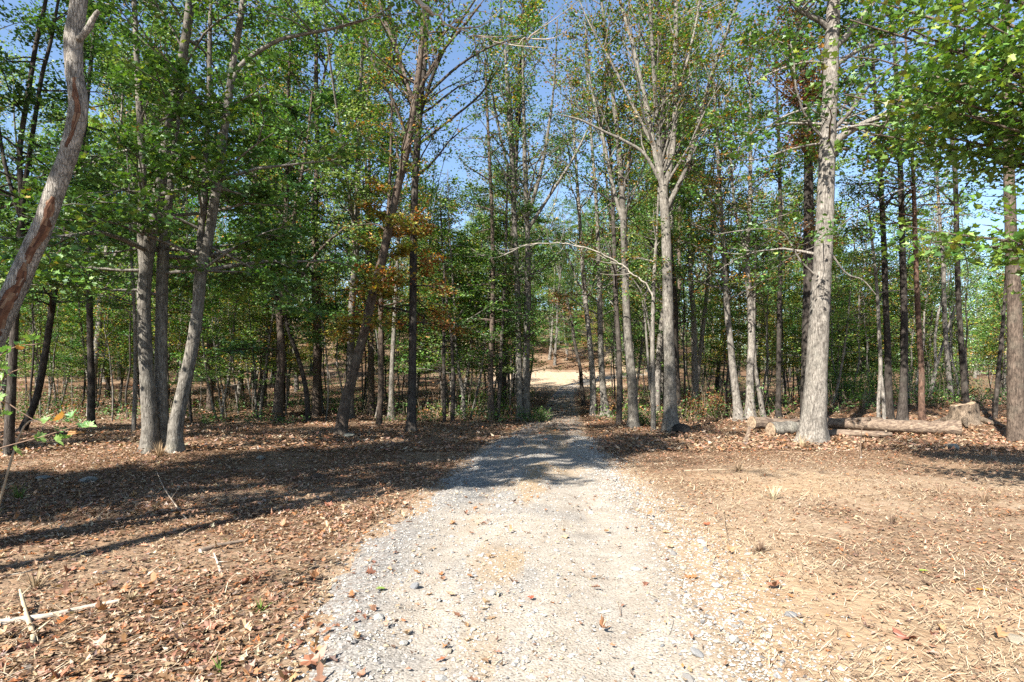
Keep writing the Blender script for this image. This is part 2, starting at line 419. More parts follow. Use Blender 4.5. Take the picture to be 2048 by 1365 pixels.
def gravel_mat():
    m, t, out = new_mat('crushed_gravel')
    geo = N_(t, 'ShaderNodeNewGeometry'); pos = geo.outputs['Position']
    at = N_(t, 'ShaderNodeAttribute', attribute_name='tint')         # r: grey crushed stone, g: ochre soil, b: leaf crumbs
    sep = N_(t, 'ShaderNodeSeparateColor'); t.links.new(at.outputs['Color'], sep.inputs[0])
    v1 = N_(t, 'ShaderNodeTexVoronoi'); v1.inputs['Scale'].default_value = 55; t.links.new(pos, v1.inputs[0])
    s1 = N_(t, 'ShaderNodeSeparateColor'); t.links.new(v1.outputs['Color'], s1.inputs[0])
    cream = ramp(t, [(0, (.40, .34, .27)), (.12, (.58, .51, .42)), (.5, (.70, .63, .54)), (1, (.80, .75, .67))]); t.links.new(s1.outputs[0], cream.inputs[0])
    grey = ramp(t, [(0, (.20, .20, .20)), (.3, (.38, .375, .36)), (.7, (.52, .51, .49)), (1, (.68, .66, .63))]); t.links.new(s1.outputs[1], grey.inputs[0])
    n1 = N_(t, 'ShaderNodeTexNoise'); n1.inputs['Scale'].default_value = 3.5; n1.inputs['Detail'].default_value = 8; n1.inputs['Roughness'].default_value = .65
    t.links.new(pos, n1.inputs[0])
    fine = ramp(t, [(.32, (.52, .44, .35)), (.5, (.70, .62, .52)), (.68, (.79, .73, .64))]); t.links.new(n1.outputs[0], fine.inputs[0])
    c = mixc(t, fine.outputs[0], cream.outputs[0], .32)
    c = mixc(t, c, grey.outputs[0], sep.outputs[0])
    c = mixc(t, c, (.68, .49, .29), sep.outputs[1])
    n2 = N_(t, 'ShaderNodeTexNoise'); n2.inputs['Scale'].default_value = 60; n2.inputs['Detail'].default_value = 4
    t.links.new(pos, n2.inputs[0])
    sp = ramp(t, [(.36, .35), (.44, 1.0)]); t.links.new(n2.outputs[0], sp.inputs[0])
    c = mixc(t, c, sp.outputs[0], .8, 'MULTIPLY')
    n3 = N_(t, 'ShaderNodeTexNoise'); n3.inputs['Scale'].default_value = 18; n3.inputs['Detail'].default_value = 6; n3.inputs['Roughness'].default_value = .7
    t.links.new(pos, n3.inputs[0])
    cr = ramp(t, [(.50, 0.0), (.56, 1.0)]); t.links.new(n3.outputs[0], cr.inputs[0])
    mm = N_(t, 'ShaderNodeMath', operation='MULTIPLY'); t.links.new(cr.outputs[0], mm.inputs[0]); t.links.new(sep.outputs[2], mm.inputs[1])
    c = mixc(t, c, (.30, .17, .10), mm.outputs[0])
    c = mixc(t, c, (.385, .375, .36), 1.0, 'MULTIPLY')
    p = N_(t, 'ShaderNodeBsdfPrincipled'); p.inputs['Roughness'].default_value = .95; p.inputs['Specular IOR Level'].default_value = .1
    t.links.new(c, p.inputs['Base Color'])
    h1 = N_(t, 'ShaderNodeMath', operation='SUBTRACT'); t.links.new(n2.outputs[0], h1.inputs[0]); t.links.new(v1.outputs['Distance'], h1.inputs[1])
    b = N_(t, 'ShaderNodeBump'); b.inputs['Strength'].default_value = .6; b.inputs['Distance'].default_value = .008
    t.links.new(h1.outputs[0], b.inputs['Height']); t.links.new(b.outputs[0], p.inputs['Normal'])
    t.links.new(p.outputs[0], out.inputs[0])
    return m

# ------------------------------------------------------------------ ground
def axis(dense_lo, dense_hi, step, lo, hi, g):
    a = list(np.arange(dense_lo, dense_hi, step)); s = step; x = a[-1]
    while x < hi: s *= g; x += s; a.append(min(x, hi))
    s = step; x = dense_lo; pre = []
    while x > lo: s *= g; x -= s; pre.append(max(x, lo))
    return np.array(pre[::-1] + a)
def leaf_cover(x, y):
    """how thickly fallen leaves lie, 0..1"""
    u = road_u(x, y)
    left = smooth(-.9, -1.25, u) * (.55 + .45 * smooth(.3, .5, fbm(x, y, 1.6, 31)))
    right_near = smooth(1.1, 1.6, u) * (.16 + .42 * smooth(.5, .7, fbm(x, y, 1.8, 37)))
    right_far = smooth(.9, 1.3, u) * .95
    k = smooth(9, 14, y + .9 * (fbm(x, y, 3, 41) - .5) * 6)
    right = right_near * (1 - k) + right_far * k
    clr = clearing(x, y)
    return np.clip(left + right, 0, 1) * (1 - clr)
def clearing(x, y):
    """bare sandy slope where the drive bends"""
    n = (fbm(x, y, 6, 47) - .5) * 8
    return smooth(49, 53, y + n) * (1 - smooth(66, 71, y + n * .5)) * smooth(-4, 0, x + n * .6) * (1 - smooth(9, 11.5, x + n * .3))

xs = axis(-9, 9, .07, -420, 420, 1.085); ys = axis(2.2, 15, .075, -60, 640, 1.045)
GX, GY = np.meshgrid(xs, ys)
GZ = H(GX, GY)
nearm = np.clip(1 - (GY - 3) / 20, 0, 1)
offroad = np.clip(np.abs(road_u(GX, GY)) - .9, 0, 1)
GZ = GZ + (fbm(GX, GY, .22, 71) - .5) * .024 * nearm * offroad
nx, ny = len(xs), len(ys)
V = np.stack([GX, GY, GZ], -1).reshape(-1, 3)
ii = (np.arange(ny - 1)[:, None] * nx + np.arange(nx - 1)[None]).reshape(-1)
F = np.stack([ii, ii + 1, ii + nx + 1, ii + nx], -1)
fc = V[F].mean(1)
lc = leaf_cover(fc[:, 0], fc[:, 1])
rx = fc[:, 0]; ry = fc[:, 1]
sandy = smooth(.45, .62, fbm(rx, ry, 2.4, 53)) * smooth(1.0, 1.2, road_u(rx, ry)) * (1 - smooth(9, 13, ry)) * .85
sandy = np.maximum(sandy, smooth(1.9, 1.2, road_u(rx, ry)) * smooth(.9, 1.0, road_u(rx, ry)) * (1 - smooth(5, 8, ry)) * .9)
g = MB(); g.add(V, F, 0, np.stack([lc, sandy, clearing(rx, ry)], -1), smooth=True)
M_GROUND = ground_mat(); M_GRAVEL = gravel_mat()
floor_o = g.build('forest_ground', M_GROUND)
tag(floor_o, kind='structure')

# gravel drive: crowned strip whose rough edges sink into the soil
ys2 = np.concatenate([np.arange(-8, 2, .3), np.arange(2, 12, .05), np.geomspace(12, 66, 260)[1:]])
us = np.linspace(-1.35, 1.35, 76)
U, YY = np.meshgrid(us, ys2)
XX = np.interp(YY, ROAD_Y, ROAD_C) + U * np.interp(YY, ROAD_Y, ROAD_HW)
edge = np.abs(U) + (fbm(XX, YY, .9, 61) - .5) * .45 + (fbm(XX, YY, .2, 66, 2) - .5) * .16
prof = .05 - .085 * smooth(.72, 1.12, edge) - .034 * (np.exp(-((U - .46) / .15) ** 2) + np.exp(-((U + .46) / .15) ** 2)) + .016 * np.exp(-(U / .2) ** 2)
nearm = np.clip(1 - (YY - 3) / 18, 0, 1)
ZZ = H(XX, YY) + prof + (fbm(XX, YY, .35, 81) - .5) * .03 * nearm + (vnoise(XX, YY, .07, 88) - .5) * .012 * nearm
Vr = np.stack([XX, YY, ZZ], -1).reshape(-1, 3)
nu = len(us); ii = (np.arange(len(ys2) - 1)[:, None] * nu + np.arange(nu - 1)[None]).reshape(-1)
Fr = np.stack([ii, ii + 1, ii + nu + 1, ii + nu], -1)
fr_ = Vr[Fr].mean(1); fu = road_u(fr_[:, 0], fr_[:, 1])
grey = smooth(-.35, -.75, fu + (fbm(fr_[:, 0], fr_[:, 1], 1.1, 91) - .5) * 1.0) * .85 + .5 * smooth(.52, .68, fbm(fr_[:, 0], fr_[:, 1], .9, 93)) * smooth(1, .2, np.abs(fu))
och = .8 * smooth(.5, .66, fbm(fr_[:, 0] * 1.8, fr_[:, 1] * .45, .9, 97)) * smooth(.75, .1, np.abs(fu - .12)) + .7 * smooth(.6, .95, fu) * smooth(9, 5, fr_[:, 1])
crumb = smooth(11, 20, fr_[:, 1]) * .9 + .35 * smooth(.55, .9, np.abs(fu))
g = MB(); g.add(Vr, Fr, 0, np.stack([np.clip(grey, 0, 1), np.clip(och, 0, 1), np.clip(crumb, 0, 1) * (fr_[:, 1] < 50)], -1), smooth=True)
road_o = g.build('gravel_road', M_GRAVEL)
tag(road_o, kind='structure')
def road_z(x, y):
    u = np.abs(road_u(x, y)); e = u + (fbm(x, y, .9, 61) - .5) * .45 + (fbm(x, y, .2, 66, 2) - .5) * .16
    uu = road_u(x, y)
    p = .05 - .085 * smooth(.72, 1.12, e) - .034 * (np.exp(-((uu - .46) / .15) ** 2) + np.exp(-((uu + .46) / .15) ** 2)) + .016 * np.exp(-(uu / .2) ** 2)
    nm = np.clip(1 - (np.asarray(y) - 3) / 18, 0, 1)
    return H(x, y) + p + (fbm(x, y, .35, 81) - .5) * .03 * nm
def soil_z(x, y):
    nm = np.clip(1 - (np.asarray(y) - 3) / 20, 0, 1); off = np.clip(np.abs(road_u(x, y)) - .9, 0, 1)
    return H(x, y) + (fbm(x, y, .22, 71) - .5) * .024 * nm * off
def top_z(x, y): return np.where(np.abs(road_u(x, y)) < 1.35, np.maximum(soil_z(x, y), road_z(x, y)), soil_z(x, y))

# ------------------------------------------------------------------ branches and crowns
def grow_crown(mb, stems, rng, zmin, nb, L, elev, pal, nleaf, lsize=.11, shape=OVAL, bark=0, leafm=1, spread=.20, flat=.45, sub=5, ztop=None, tilt=.6, aim=None, bare=.0, side_col=None, colmul=1.0, cut=None):
    """branches from the stems above zmin, leaves in sprays on the outer twigs"""
    cents = []
    P = []
    for pts, rad in stems:
        for i in range(len(pts) - 1):
            if pts[i][2] >= zmin and (ztop is None or pts[i][2] <= ztop): P.append((pts[i], pts[i + 1], rad[i]))
    if not P: return
    zz = np.array([p[0][2] for p in P]); z0, z1 = zz.min(), zz.max() + .01
    w = np.array([np.linalg.norm(p[1] - p[0]) for p in P]); w = w / w.sum()
    for b in range(nb):
        a, c, r = P[rng.choice(len(P), p=w)]
        o = a + (c - a) * rng.random()
        az = rng.random() * 2 * math.pi if aim is None else aim + rng.normal(0, .9)
        fz = (o[2] - z0) / (z1 - z0)
        el = math.radians(elev + rng.normal(0, 12) + 10 * fz)
        Lb = L * rng.uniform(.55, 1.15) * (1 - .45 * fz)
        d = np.array([math.cos(az) * math.cos(el), math.sin(az) * math.cos(el), math.sin(el)])
        n = 6; pt = [o]; dd = d.copy()
        for k in range(n - 1):
            dd = norm(dd + rng.normal(0, .13, 3) + np.array([0, 0, .04 if elev > 30 else -.03])); pt.append(pt[-1] + dd * Lb / (n - 1))
        pt = np.array(pt); r0 = min(r * .5, .012 + Lb * .013)
        tube(mb, pt, np.linspace(r0, r0 * .22, n), 5, bark)
        for s in range(sub):
            f = rng.uniform(.3, 1.0) * (n - 1.01); i = int(f); q = pt[i] + (pt[i + 1] - pt[i]) * (f - i)
            bd = norm(pt[i + 1] - pt[i]); sd = norm(np.cross(bd, [0, 0, 1.0]) + 1e-6) * rng.choice([-1, 1])
            d2 = norm(bd * rng.uniform(.3, 1) + sd * rng.uniform(.4, 1.1) + np.array([0, 0, rng.normal(.08, .22)]))
            L2 = Lb * rng.uniform(.22, .42)
            m1 = q + d2 * L2 * .5 + rng.normal(0, .05, 3) * L2; e = q + d2 * L2 + rng.normal(0, .1, 3) * L2
            tube(mb, np.array([q, m1, e]), [r0 * .35, r0 * .25, r0 * .1], 3, bark)
            if rng.random() >= bare: cents += [(m1, L2), (e, L2)]
        if rng.random() >= bare: cents.append((pt[-1], Lb * .3))
    if not cents or nleaf <= 0: return
    C = np.array([c[0] for c in cents]); S = np.array([c[1] for c in cents]) * spread + .08
    if cut is not None:
        keep = cut(C); C, S = C[keep], S[keep]
        if len(C) == 0: return
    dens = rng.random(len(C)) ** 1.3 + .15; dens /= dens.sum()
    idx = rng.choice(len(C), nleaf, p=dens)
    off = rng.normal(0, 1, (nleaf, 3)) * S[idx][:, None]; off[:, 2] *= flat
    cl = rng.normal(1, .12, (len(C), 1))
    cols = palette(pal, nleaf, rng) * cl[idx] * colmul
    if isinstance(side_col, str):
        pick = (rng.random(len(C)) < .22)[idx]
        cols = np.where(pick[:, None], palette(side_col, nleaf, rng), cols)
    leaves(mb, C[idx] + off, lsize * rng.uniform(.65, 1.25, nleaf), rng, leafm, np.clip(cols, .004, .6), shape, tilt)

def px_stem(poly, Y, base, rng, lean=0.0, sub=4):
    """pixel polyline (px,py,width) at depth Y -> local points and radii"""
    P = []
    for i, q in enumerate(poly):
        w = W(q[0], q[1], Y + (q[3] if len(q) > 3 else lean * i)); P.append([*(w - base), q[2] / FPX * Y / 2 * w[1] / math.hypot(w[0], w[1])])
    S = spline(P, (len(P) - 1) * sub + 1)
    return S[:, :3], np.maximum(S[:, 3], .006)

HERO = []
def tree(name, label, cat, bark, trunks, limbs=(), Y=None, crown=None, seed=1, sides=12, rough=.05, flare=.5, group=None, lens=1.3, extra_leaf=None):
    """trunks and limbs are pixel polylines; the first pixel of the first trunk stands on the ground"""
    rng = R_(seed)
    bx, by = trunks[0][0][0], trunks[0][0][1]
    if Y is None: b = np.array(ground_at(bx, by)); Y = b[1]
    else:
        x = (bx - CX) / FPX * Y; b = np.array([x, Y, float(H(x, Y))])
    root = empty(name, tuple(b)); tag(root, label, cat, group)
    stems = []
    mb0 = BARK[bark] if isinstance(bark, str) else bark
    for i, pl in enumerate(trunks):
        pts, rad = px_stem(pl, Y, b, rng)
        pts = pts.copy(); gz = float(H(b[0] + pts[0, 0], b[1] + pts[0, 1])) - b[2] - .06
        d0 = pts[1] - pts[0]
        if pl[0][1] >= by - 30: pts[0, 2] = min(gz, pts[1, 2] - .02)
        n_in = max(8, len(pts) * 2); PR = np.column_stack([pts, rad]); PR = spline(PR, n_in); pts, rad = PR[:, :3], PR[:, 3]
        rad = rad * (1 + .05 * (fbm(pts[:, 2], np.full(len(pts), seed + i), .5, 5) - .5) * 2)
        m = MB(); tube(m, pts, rad, sides, 0, rough=rough, rng=rng, flare=flare)
        o = m.build('trunk', mb0, root)
        stems.append((pts, rad))
    for pl in limbs:
        pts, rad = px_stem(pl, Y, b, rng)
        m = MB(); tube(m, pts, rad, 8, 0, rough=rough * .7, rng=rng); m.build('limb', mb0, root)
        stems.append((pts, rad))
    if crown:
        m = MB()
        for cr in (crown if isinstance(crown, list) else [crown]):
            cr = dict(cr); st = stems
            only = cr.pop('only', None)
            if only is not None: st = [stems[k] for k in only]
            grow_crown(m, st, rng, **cr)
        if m.n: m.build('crown', [mb0, M_LEAF], root)
    HERO.append((b[0] / b[1], b[1], root))
    return root

# ------------------------------------------------------------------ trees one can tell apart
def cr(zmin, nb, L, elev, pal, nleaf, **k): return dict(zmin=zmin, nb=nb, L=L, elev=elev, pal=pal, nleaf=nleaf, **k)

# weathered snag leaning in from the left, bark peeled off in red-brown strips
M_SNAG = bark_mat('bark_silver', (.58, .53, .46), (.38, .34, .29), (.08, .062, .05), scale=1.5, bump=.8, lichen=.05)
def snag():
    rng = R_(11)
    Y = 7.0; base = np.array([-6.75, Y, float(H(-6.75, Y))])
    root = tag(empty('dead_tree', tuple(base)), 'bent dead trunk with silvery bark and red-brown peeled wood leaning in beside the dark woods', 'tree')
    poly = [(-73, 1046, 62), (-68, 900, 58), (-50, 780, 57), (-18, 690, 55), (22, 600, 52), (55, 525, 48), (88, 450, 44), (112, 380, 43), (140, 300, 40), (158, 215, 41), (150, 150, 38), (148, 80, 40), (158, 10, 36), (162, -60, 34), (150, -160, 28), (160, -260, 18)]
    pts, rad = px_stem(poly, Y, base, rng, sub=5)
    m = MB(); tube(m, pts, rad, 20, 0, rough=.07, rng=rng, flare=.3); tr = m.build('trunk', M_SNAG, root)
    st, sr = px_stem([(158, 80, 16), (176, 58, 15), (188, 35, 12), (198, 22, 9)], Y - .05, base, rng)
    m = MB(); tube(m, st, sr, 8, 0, rough=.15, rng=rng, cap=True); m.build('broken_branch', M_SNAG, root)
    # strips of bare wood standing proud of the bark
    def strip(i0, i1, a0, wd, seed):
        r2 = R_(seed); n = i1 - i0; T = norm(np.gradient(pts, axis=0)); sides = 7
        A = norm(np.cross(T, [1., 0, 0])); B = np.cross(T, A); vv = []
        for k in range(i0, i1):
            f = (k - i0) / (n - 1); w_ = wd * (math.sin(math.pi * (f * .94 + .03)) ** .5) * r2.uniform(.8, 1.15)
            for s in range(sides):
                th = a0 + .16 * math.sin(k * .9) + w_ * (s / (sides - 1) - .5) + (r2.normal(0, .16) if s in (0, sides - 1) else 0)
                e = 1.035 if 0 < s < sides - 1 else .97
                vv.append(pts[k] + (A[k] * math.cos(th) + B[k] * math.sin(th)) * rad[k] * (e + r2.normal(0, .03)))
        ii = (np.arange(n - 1)[:, None] * sides + np.arange(sides - 1)[None]).reshape(-1)
        m = MB(); m.add(np.array(vv), np.stack([ii, ii + 1, ii + sides + 1, ii + sides], -1), 0, np.array([(.20, .10, .06), (.11, .055, .035), (.30, .19, .12)])[r2.choice(3, len(ii), p=[.5, .3, .2])]); return m
    for (i0, i1, a0, wd, sd) in ((3, 26, 3.75, 1.7, 1), (25, 35, 3.95, 1.3, 2), (40, 50, 3.6, .7, 3)):
        strip(i0, i1, a0, wd, sd).build('peeled_wood', M_BARE, root)
snag()

# three-stemmed tree on the left
tree('triple_stem_tree', 'three-stemmed grey-barked maple growing out of the leaf-strewn slope on the shaded side', 'tree', 'gray',
     [[(300, 905, 41), (300, 850, 36), (294, 760, 31), (288, 640, 29), (290, 560, 28), (300, 480, 27), (310, 430, 26), (324, 340, 24), (340, 250, 21), (362, 130, 18), (380, 0, 16), (392, -150, 12), (400, -330, 7)],
      [(326, 892, 32, .35), (322, 760, 27, .35), (323, 640, 26, .35), (326, 520, 25, .35), (335, 420, 21, .4), (343, 340, 18, .5), (352, 250, 16, .5), (372, 90, 14, .6), (395, -60, 11, .6), (420, -260, 6, .6)],
      [(350, 905, 34), (352, 850, 31), (371, 760, 27), (385, 690, 26), (396, 610, 25), (402, 545, 25), (420, 460, 20), (437, 345, 20), (447, 270, 17), (457, 200, 16), (467, 120, 14), (480, 45, 13), (492, -40, 11), (515, -200, 7)]],
     limbs=[[(290, 560, 20), (283, 480, 18), (285, 330, 16), (278, 200, 14), (268, 0, 11), (255, -200, 6)],
            [(400, 560, 18), (401, 470, 15), (409, 400, 15), (412, 300, 12), (418, 200, 10), (420, 60, 9), (425, -100, 5)],
            [(458, 185, 11), (475, 140, 10), (510, 108, 10), (560, 80, 8), (612, 68, 7), (665, 58, 6), (730, 40, 4), (790, 10, 3)]],
     crown=[cr(3.6, 46, 4.0, 4, 'green', 12000, lsize=.125, shape=MAPLE_S, sub=6, flat=.3, side_col='bright', ztop=8),
            cr(7.5, 40, 3.6, 18, 'green', 7920, lsize=.13, shape=OVAL, sub=6)], seed=21, sides=16, rough=.045)

T = tree
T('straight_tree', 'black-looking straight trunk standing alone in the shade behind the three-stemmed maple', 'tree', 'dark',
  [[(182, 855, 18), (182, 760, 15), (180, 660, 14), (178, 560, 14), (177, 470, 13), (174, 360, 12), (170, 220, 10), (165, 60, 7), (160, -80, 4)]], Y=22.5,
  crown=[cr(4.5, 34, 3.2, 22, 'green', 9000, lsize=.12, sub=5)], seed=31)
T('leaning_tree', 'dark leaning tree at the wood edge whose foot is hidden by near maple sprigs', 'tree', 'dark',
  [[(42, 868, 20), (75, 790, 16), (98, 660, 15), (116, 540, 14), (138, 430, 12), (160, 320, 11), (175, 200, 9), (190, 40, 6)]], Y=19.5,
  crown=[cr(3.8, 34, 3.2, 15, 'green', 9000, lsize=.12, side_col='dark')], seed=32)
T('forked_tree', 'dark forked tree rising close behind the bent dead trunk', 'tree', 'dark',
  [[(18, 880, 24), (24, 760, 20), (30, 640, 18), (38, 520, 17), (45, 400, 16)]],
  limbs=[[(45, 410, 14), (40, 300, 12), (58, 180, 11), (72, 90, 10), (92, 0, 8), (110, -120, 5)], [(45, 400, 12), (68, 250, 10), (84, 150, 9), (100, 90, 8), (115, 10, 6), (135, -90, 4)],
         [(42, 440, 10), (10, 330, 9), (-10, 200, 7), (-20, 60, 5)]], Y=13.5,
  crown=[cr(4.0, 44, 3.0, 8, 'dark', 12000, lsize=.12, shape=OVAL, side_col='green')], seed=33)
T('slender_tree', 'slender pale stem just left of the three-stemmed maple at the edge of the leaf litter', 'tree', 'pale',
  [[(267, 866, 11), (270, 790, 9), (271, 700, 8), (268, 600, 7), (262, 500, 6), (258, 380, 5), (250, 250, 3)]], crown=[cr(3.2, 16, 1.8, 10, 'green', 2600, lsize=.11)], seed=34)
T('curved_tree', 'stout dark trunk with flared foot and crooked limbs in open shade', 'tree', 'brown',
  [[(555, 846, 25), (558, 790, 19), (563, 720, 16), (561, 660, 15), (556, 610, 14)]],
  limbs=[[(556, 615, 12), (540, 520, 10), (520, 430, 8), (505, 330, 6), (500, 200, 4)], [(558, 612, 10), (585, 520, 9), (590, 420, 8), (612, 300, 6), (625, 180, 4)], [(561, 640, 8), (600, 560, 7), (640, 500, 6), (690, 455, 4)]],
  crown=[cr(3.0, 44, 3.1, 5, 'dark', 13000, lsize=.12, shape=MAPLE_S, side_col='green', flat=.3)], seed=35)
T('bent_tree', 'bent sapling-sized dark stem arching over from beside the stout crooked-limbed tree', 'tree', 'dark',
  [[(617, 845, 12), (612, 780, 10), (598, 720, 9), (580, 670, 8), (572, 640, 7), (560, 560, 5), (552, 470, 4)]], crown=[cr(3.5, 16, 1.8, 10, 'green', 2600, lsize=.11)], seed=36)
T('leaning_oak', 'brown trunk leaning towards the drive with yellow-orange creeper leaves, a rock at its foot', 'tree', 'brown',
  [[(680, 872, 29), (691, 805, 22), (708, 740, 20), (727, 670, 18), (743, 600, 18), (758, 545, 17), (773, 480, 17), (792, 390, 16), (812, 305, 16), (827, 220, 14), (840, 120, 12), (848, 10, 9), (850, -130, 6)]],
  limbs=[[(828, 215, 8), (800, 120, 7), (770, 40, 6), (750, -40, 4)], [(832, 190, 8), (880, 110, 6), (925, 55, 5), (960, 10, 4)]],
  crown=[cr(2.8, 18, 1.6, 8, 'yellow', 3600, lsize=.11, ztop=7.5, side_col='orange', shape=MAPLE_S), cr(7.6, 26, 2.8, 42, 'mixed', 2920, lsize=.12)], seed=37, sides=14)
T('lichen_tree', 'upright dark trunk with grey lichen foot right of the leaning brown trunk', 'tree', 'dark',
  [[(822, 866, 24), (824, 800, 18), (825, 720, 16), (826, 600, 15), (827, 480, 14), (830, 370, 14), (836, 270, 14), (842, 190, 13), (850, 120, 9), (856, 20, 7), (860, -130, 4)]],
  limbs=[[(838, 260, 8), (805, 150, 7), (785, 60, 6), (768, -60, 4)], [(840, 230, 8), (870, 140, 7), (905, 70, 5), (950, 0, 4)], [(843, 200, 6), (920, 130, 5), (990, 90, 4), (1050, 75, 2)], [(832, 330, 7), (790, 210, 6), (740, 110, 5), (715, 0, 3)], [(836, 290, 6), (900, 240, 5), (960, 190, 4), (1000, 130, 2)]],
  crown=[cr(3.2, 16, 2.2, 6, 'orange', 3600, lsize=.11, ztop=7, side_col='rust'), cr(8.5, 30, 3.2, 45, 'green', 3481, lsize=.12, side_col='mixed')], seed=38, sides=14)
T('slim_tree', 'slim straight brown trunk in the gap between the leaning brown trunk and the lichen-footed trunk', 'tree', 'brown',
  [[(758, 852, 13), (762, 780, 12), (762, 690, 11), (762, 600, 10), (770, 500, 9), (778, 400, 7), (782, 280, 5), (785, 140, 3)]], crown=[cr(4, 24, 2.4, 30, 'mixed', 4500, lsize=.11)], seed=39)
T('flared_tree', 'pale trunk with spreading root flare between the slim brown tree and the lichen-footed trunk', 'tree', 'gray',
  [[(783, 841, 17), (783, 800, 12), (784, 740, 10), (788, 660, 9), (793, 560, 8), (800, 420, 6), (805, 260, 4)]], crown=[cr(5, 24, 2.8, 32, 'green', 5000, lsize=.12)], flare=.8, seed=40)
T('twin_sapling', 'thin dark twin-stemmed sapling in thin yellow-green leaf left of the road-edge pair', 'tree', 'dark',
  [[(905, 846, 9), (906, 760, 8), (903, 680, 6), (893, 600, 5), (885, 500, 4), (880, 400, 2)], [(889, 843, 8), (888, 760, 7), (887, 660, 5), (884, 560, 3)]],
  crown=[cr(2.2, 26, 1.9, 10, 'mixed', 3150, lsize=.10, flat=.3)], seed=41)
T('gnarled_tree', 'slightly gnarled grey-brown tree third along from the road edge on the shaded side', 'tree', 'brown',
  [[(983, 843, 16), (981, 790, 13), (981, 730, 11), (984, 660, 10), (986, 560, 9), (984, 440, 7), (978, 300, 6), (970, 120, 4)]], crown=[cr(3.2, 34, 2.4, 12, 'green', 4387, lsize=.11, side_col='mixed')], seed=42)
T('thin_tree', 'thin dark trunk touching the gnarled grey-brown tree at its foot', 'tree', 'dark',
  [[(996, 842, 9), (1000, 760, 8), (1003, 690, 7), (1008, 600, 6), (1012, 480, 5), (1015, 340, 3)]], crown=[cr(3, 18, 1.8, 15, 'green', 2250, lsize=.11)], seed=43)
T('paired_tree', 'pair of close-set straight trunks, one pale one dark, at the left edge of the road', 'tree', 'gray',
  [[(1040, 842, 17), (1039, 780, 13), (1037, 700, 12), (1036, 620, 12), (1032, 520, 11), (1028, 420, 10), (1024, 330, 9), (1018, 240, 8), (1010, 100, 5)],
   [(1054, 840, 16), (1052, 760, 15), (1053, 680, 14), (1055, 600, 14), (1056, 500, 11), (1053, 420, 10), (1050, 340, 9), (1048, 250, 7), (1045, 80, 4)]],
  limbs=[[(1054, 440, 8), (1080, 350, 7), (1095, 270, 6), (1108, 170, 4), (1115, 40, 3)], [(1056, 460, 7), (1100, 390, 6), (1145, 320, 5), (1185, 240, 3)], [(1026, 380, 6), (1005, 290, 5), (985, 190, 4), (970, 90, 2)]],
  crown=[cr(3.0, 30, 2.6, 8, 'green', 3978, lsize=.12, ztop=9, flat=.3), cr(8.5, 44, 3.6, 40, 'green', 3790, lsize=.12, side_col='mixed')], seed=44)
T('speckled_tree', 'pale slender leaning-topped trunk on the right verge where the road bends', 'tree', 'pale',
  [[(1186, 832, 15), (1186, 780, 13), (1182, 710, 11), (1175, 640, 10), (1169, 580, 9), (1163, 500, 8), (1158, 420, 7), (1150, 300, 5), (1140, 160, 3)]],
  crown=[cr(5.5, 26, 3.0, 48, 'mixed', 3900, lsize=.11)], seed=45)
T('verge_tree', 'small dark tree with drooping brown leaves standing before the bright bare slope', 'tree', 'dark',
  [[(1167, 808, 9), (1163, 770, 8), (1160, 735, 7), (1150, 690, 6), (1143, 640, 5), (1130, 580, 3)]], Y=36,
  crown=[cr(2.0, 18, 2.0, 5, 'rust', 1500, lsize=.13)], seed=46)
T('rooted_tree', 'grey root-flared trunk beside a dark hollow on the right verge behind the pale slender trunk', 'tree', 'gray',
  [[(1212, 834, 22), (1207, 790, 14), (1203, 730, 12), (1200, 650, 11), (1198, 540, 9), (1192, 400, 7), (1180, 240, 5), (1170, 80, 3)]], flare=1.0,
  crown=[cr(3.6, 34, 2.8, 25, 'mixed', 6500, lsize=.11, side_col='orange')], seed=47)
T('verge_oak', 'grey trunk dark above and pale below, foot in green weeds on the right verge', 'tree', 'gray',
  [[(1266, 857, 25), (1266, 810, 20), (1263, 750, 18), (1257, 690, 16), (1253, 620, 15), (1250, 540, 14), (1247, 450, 13), (1242, 360, 11), (1232, 240, 9), (1215, 110, 7), (1200, -30, 5)]],
  limbs=[[(1247, 450, 8), (1225, 370, 7), (1205, 270, 6), (1180, 160, 4), (1170, 40, 3)], [(1244, 400, 7), (1262, 290, 6), (1275, 160, 5), (1280, 20, 3)]],
  crown=[cr(5.8, 42, 3.4, 52, 'mixed', 6630, lsize=.115)], seed=48, sides=14)
T('shadow_tree', 'dark narrow trunk pressed close beside the grey verge trunk on its road side', 'tree', 'dark',
  [[(1238, 850, 13), (1239, 780, 11), (1238, 700, 10), (1232, 600, 9), (1228, 480, 8), (1222, 330, 6), (1210, 160, 4)]], crown=[cr(5, 26, 2.6, 40, 'green', 4200, lsize=.11)], seed=49)
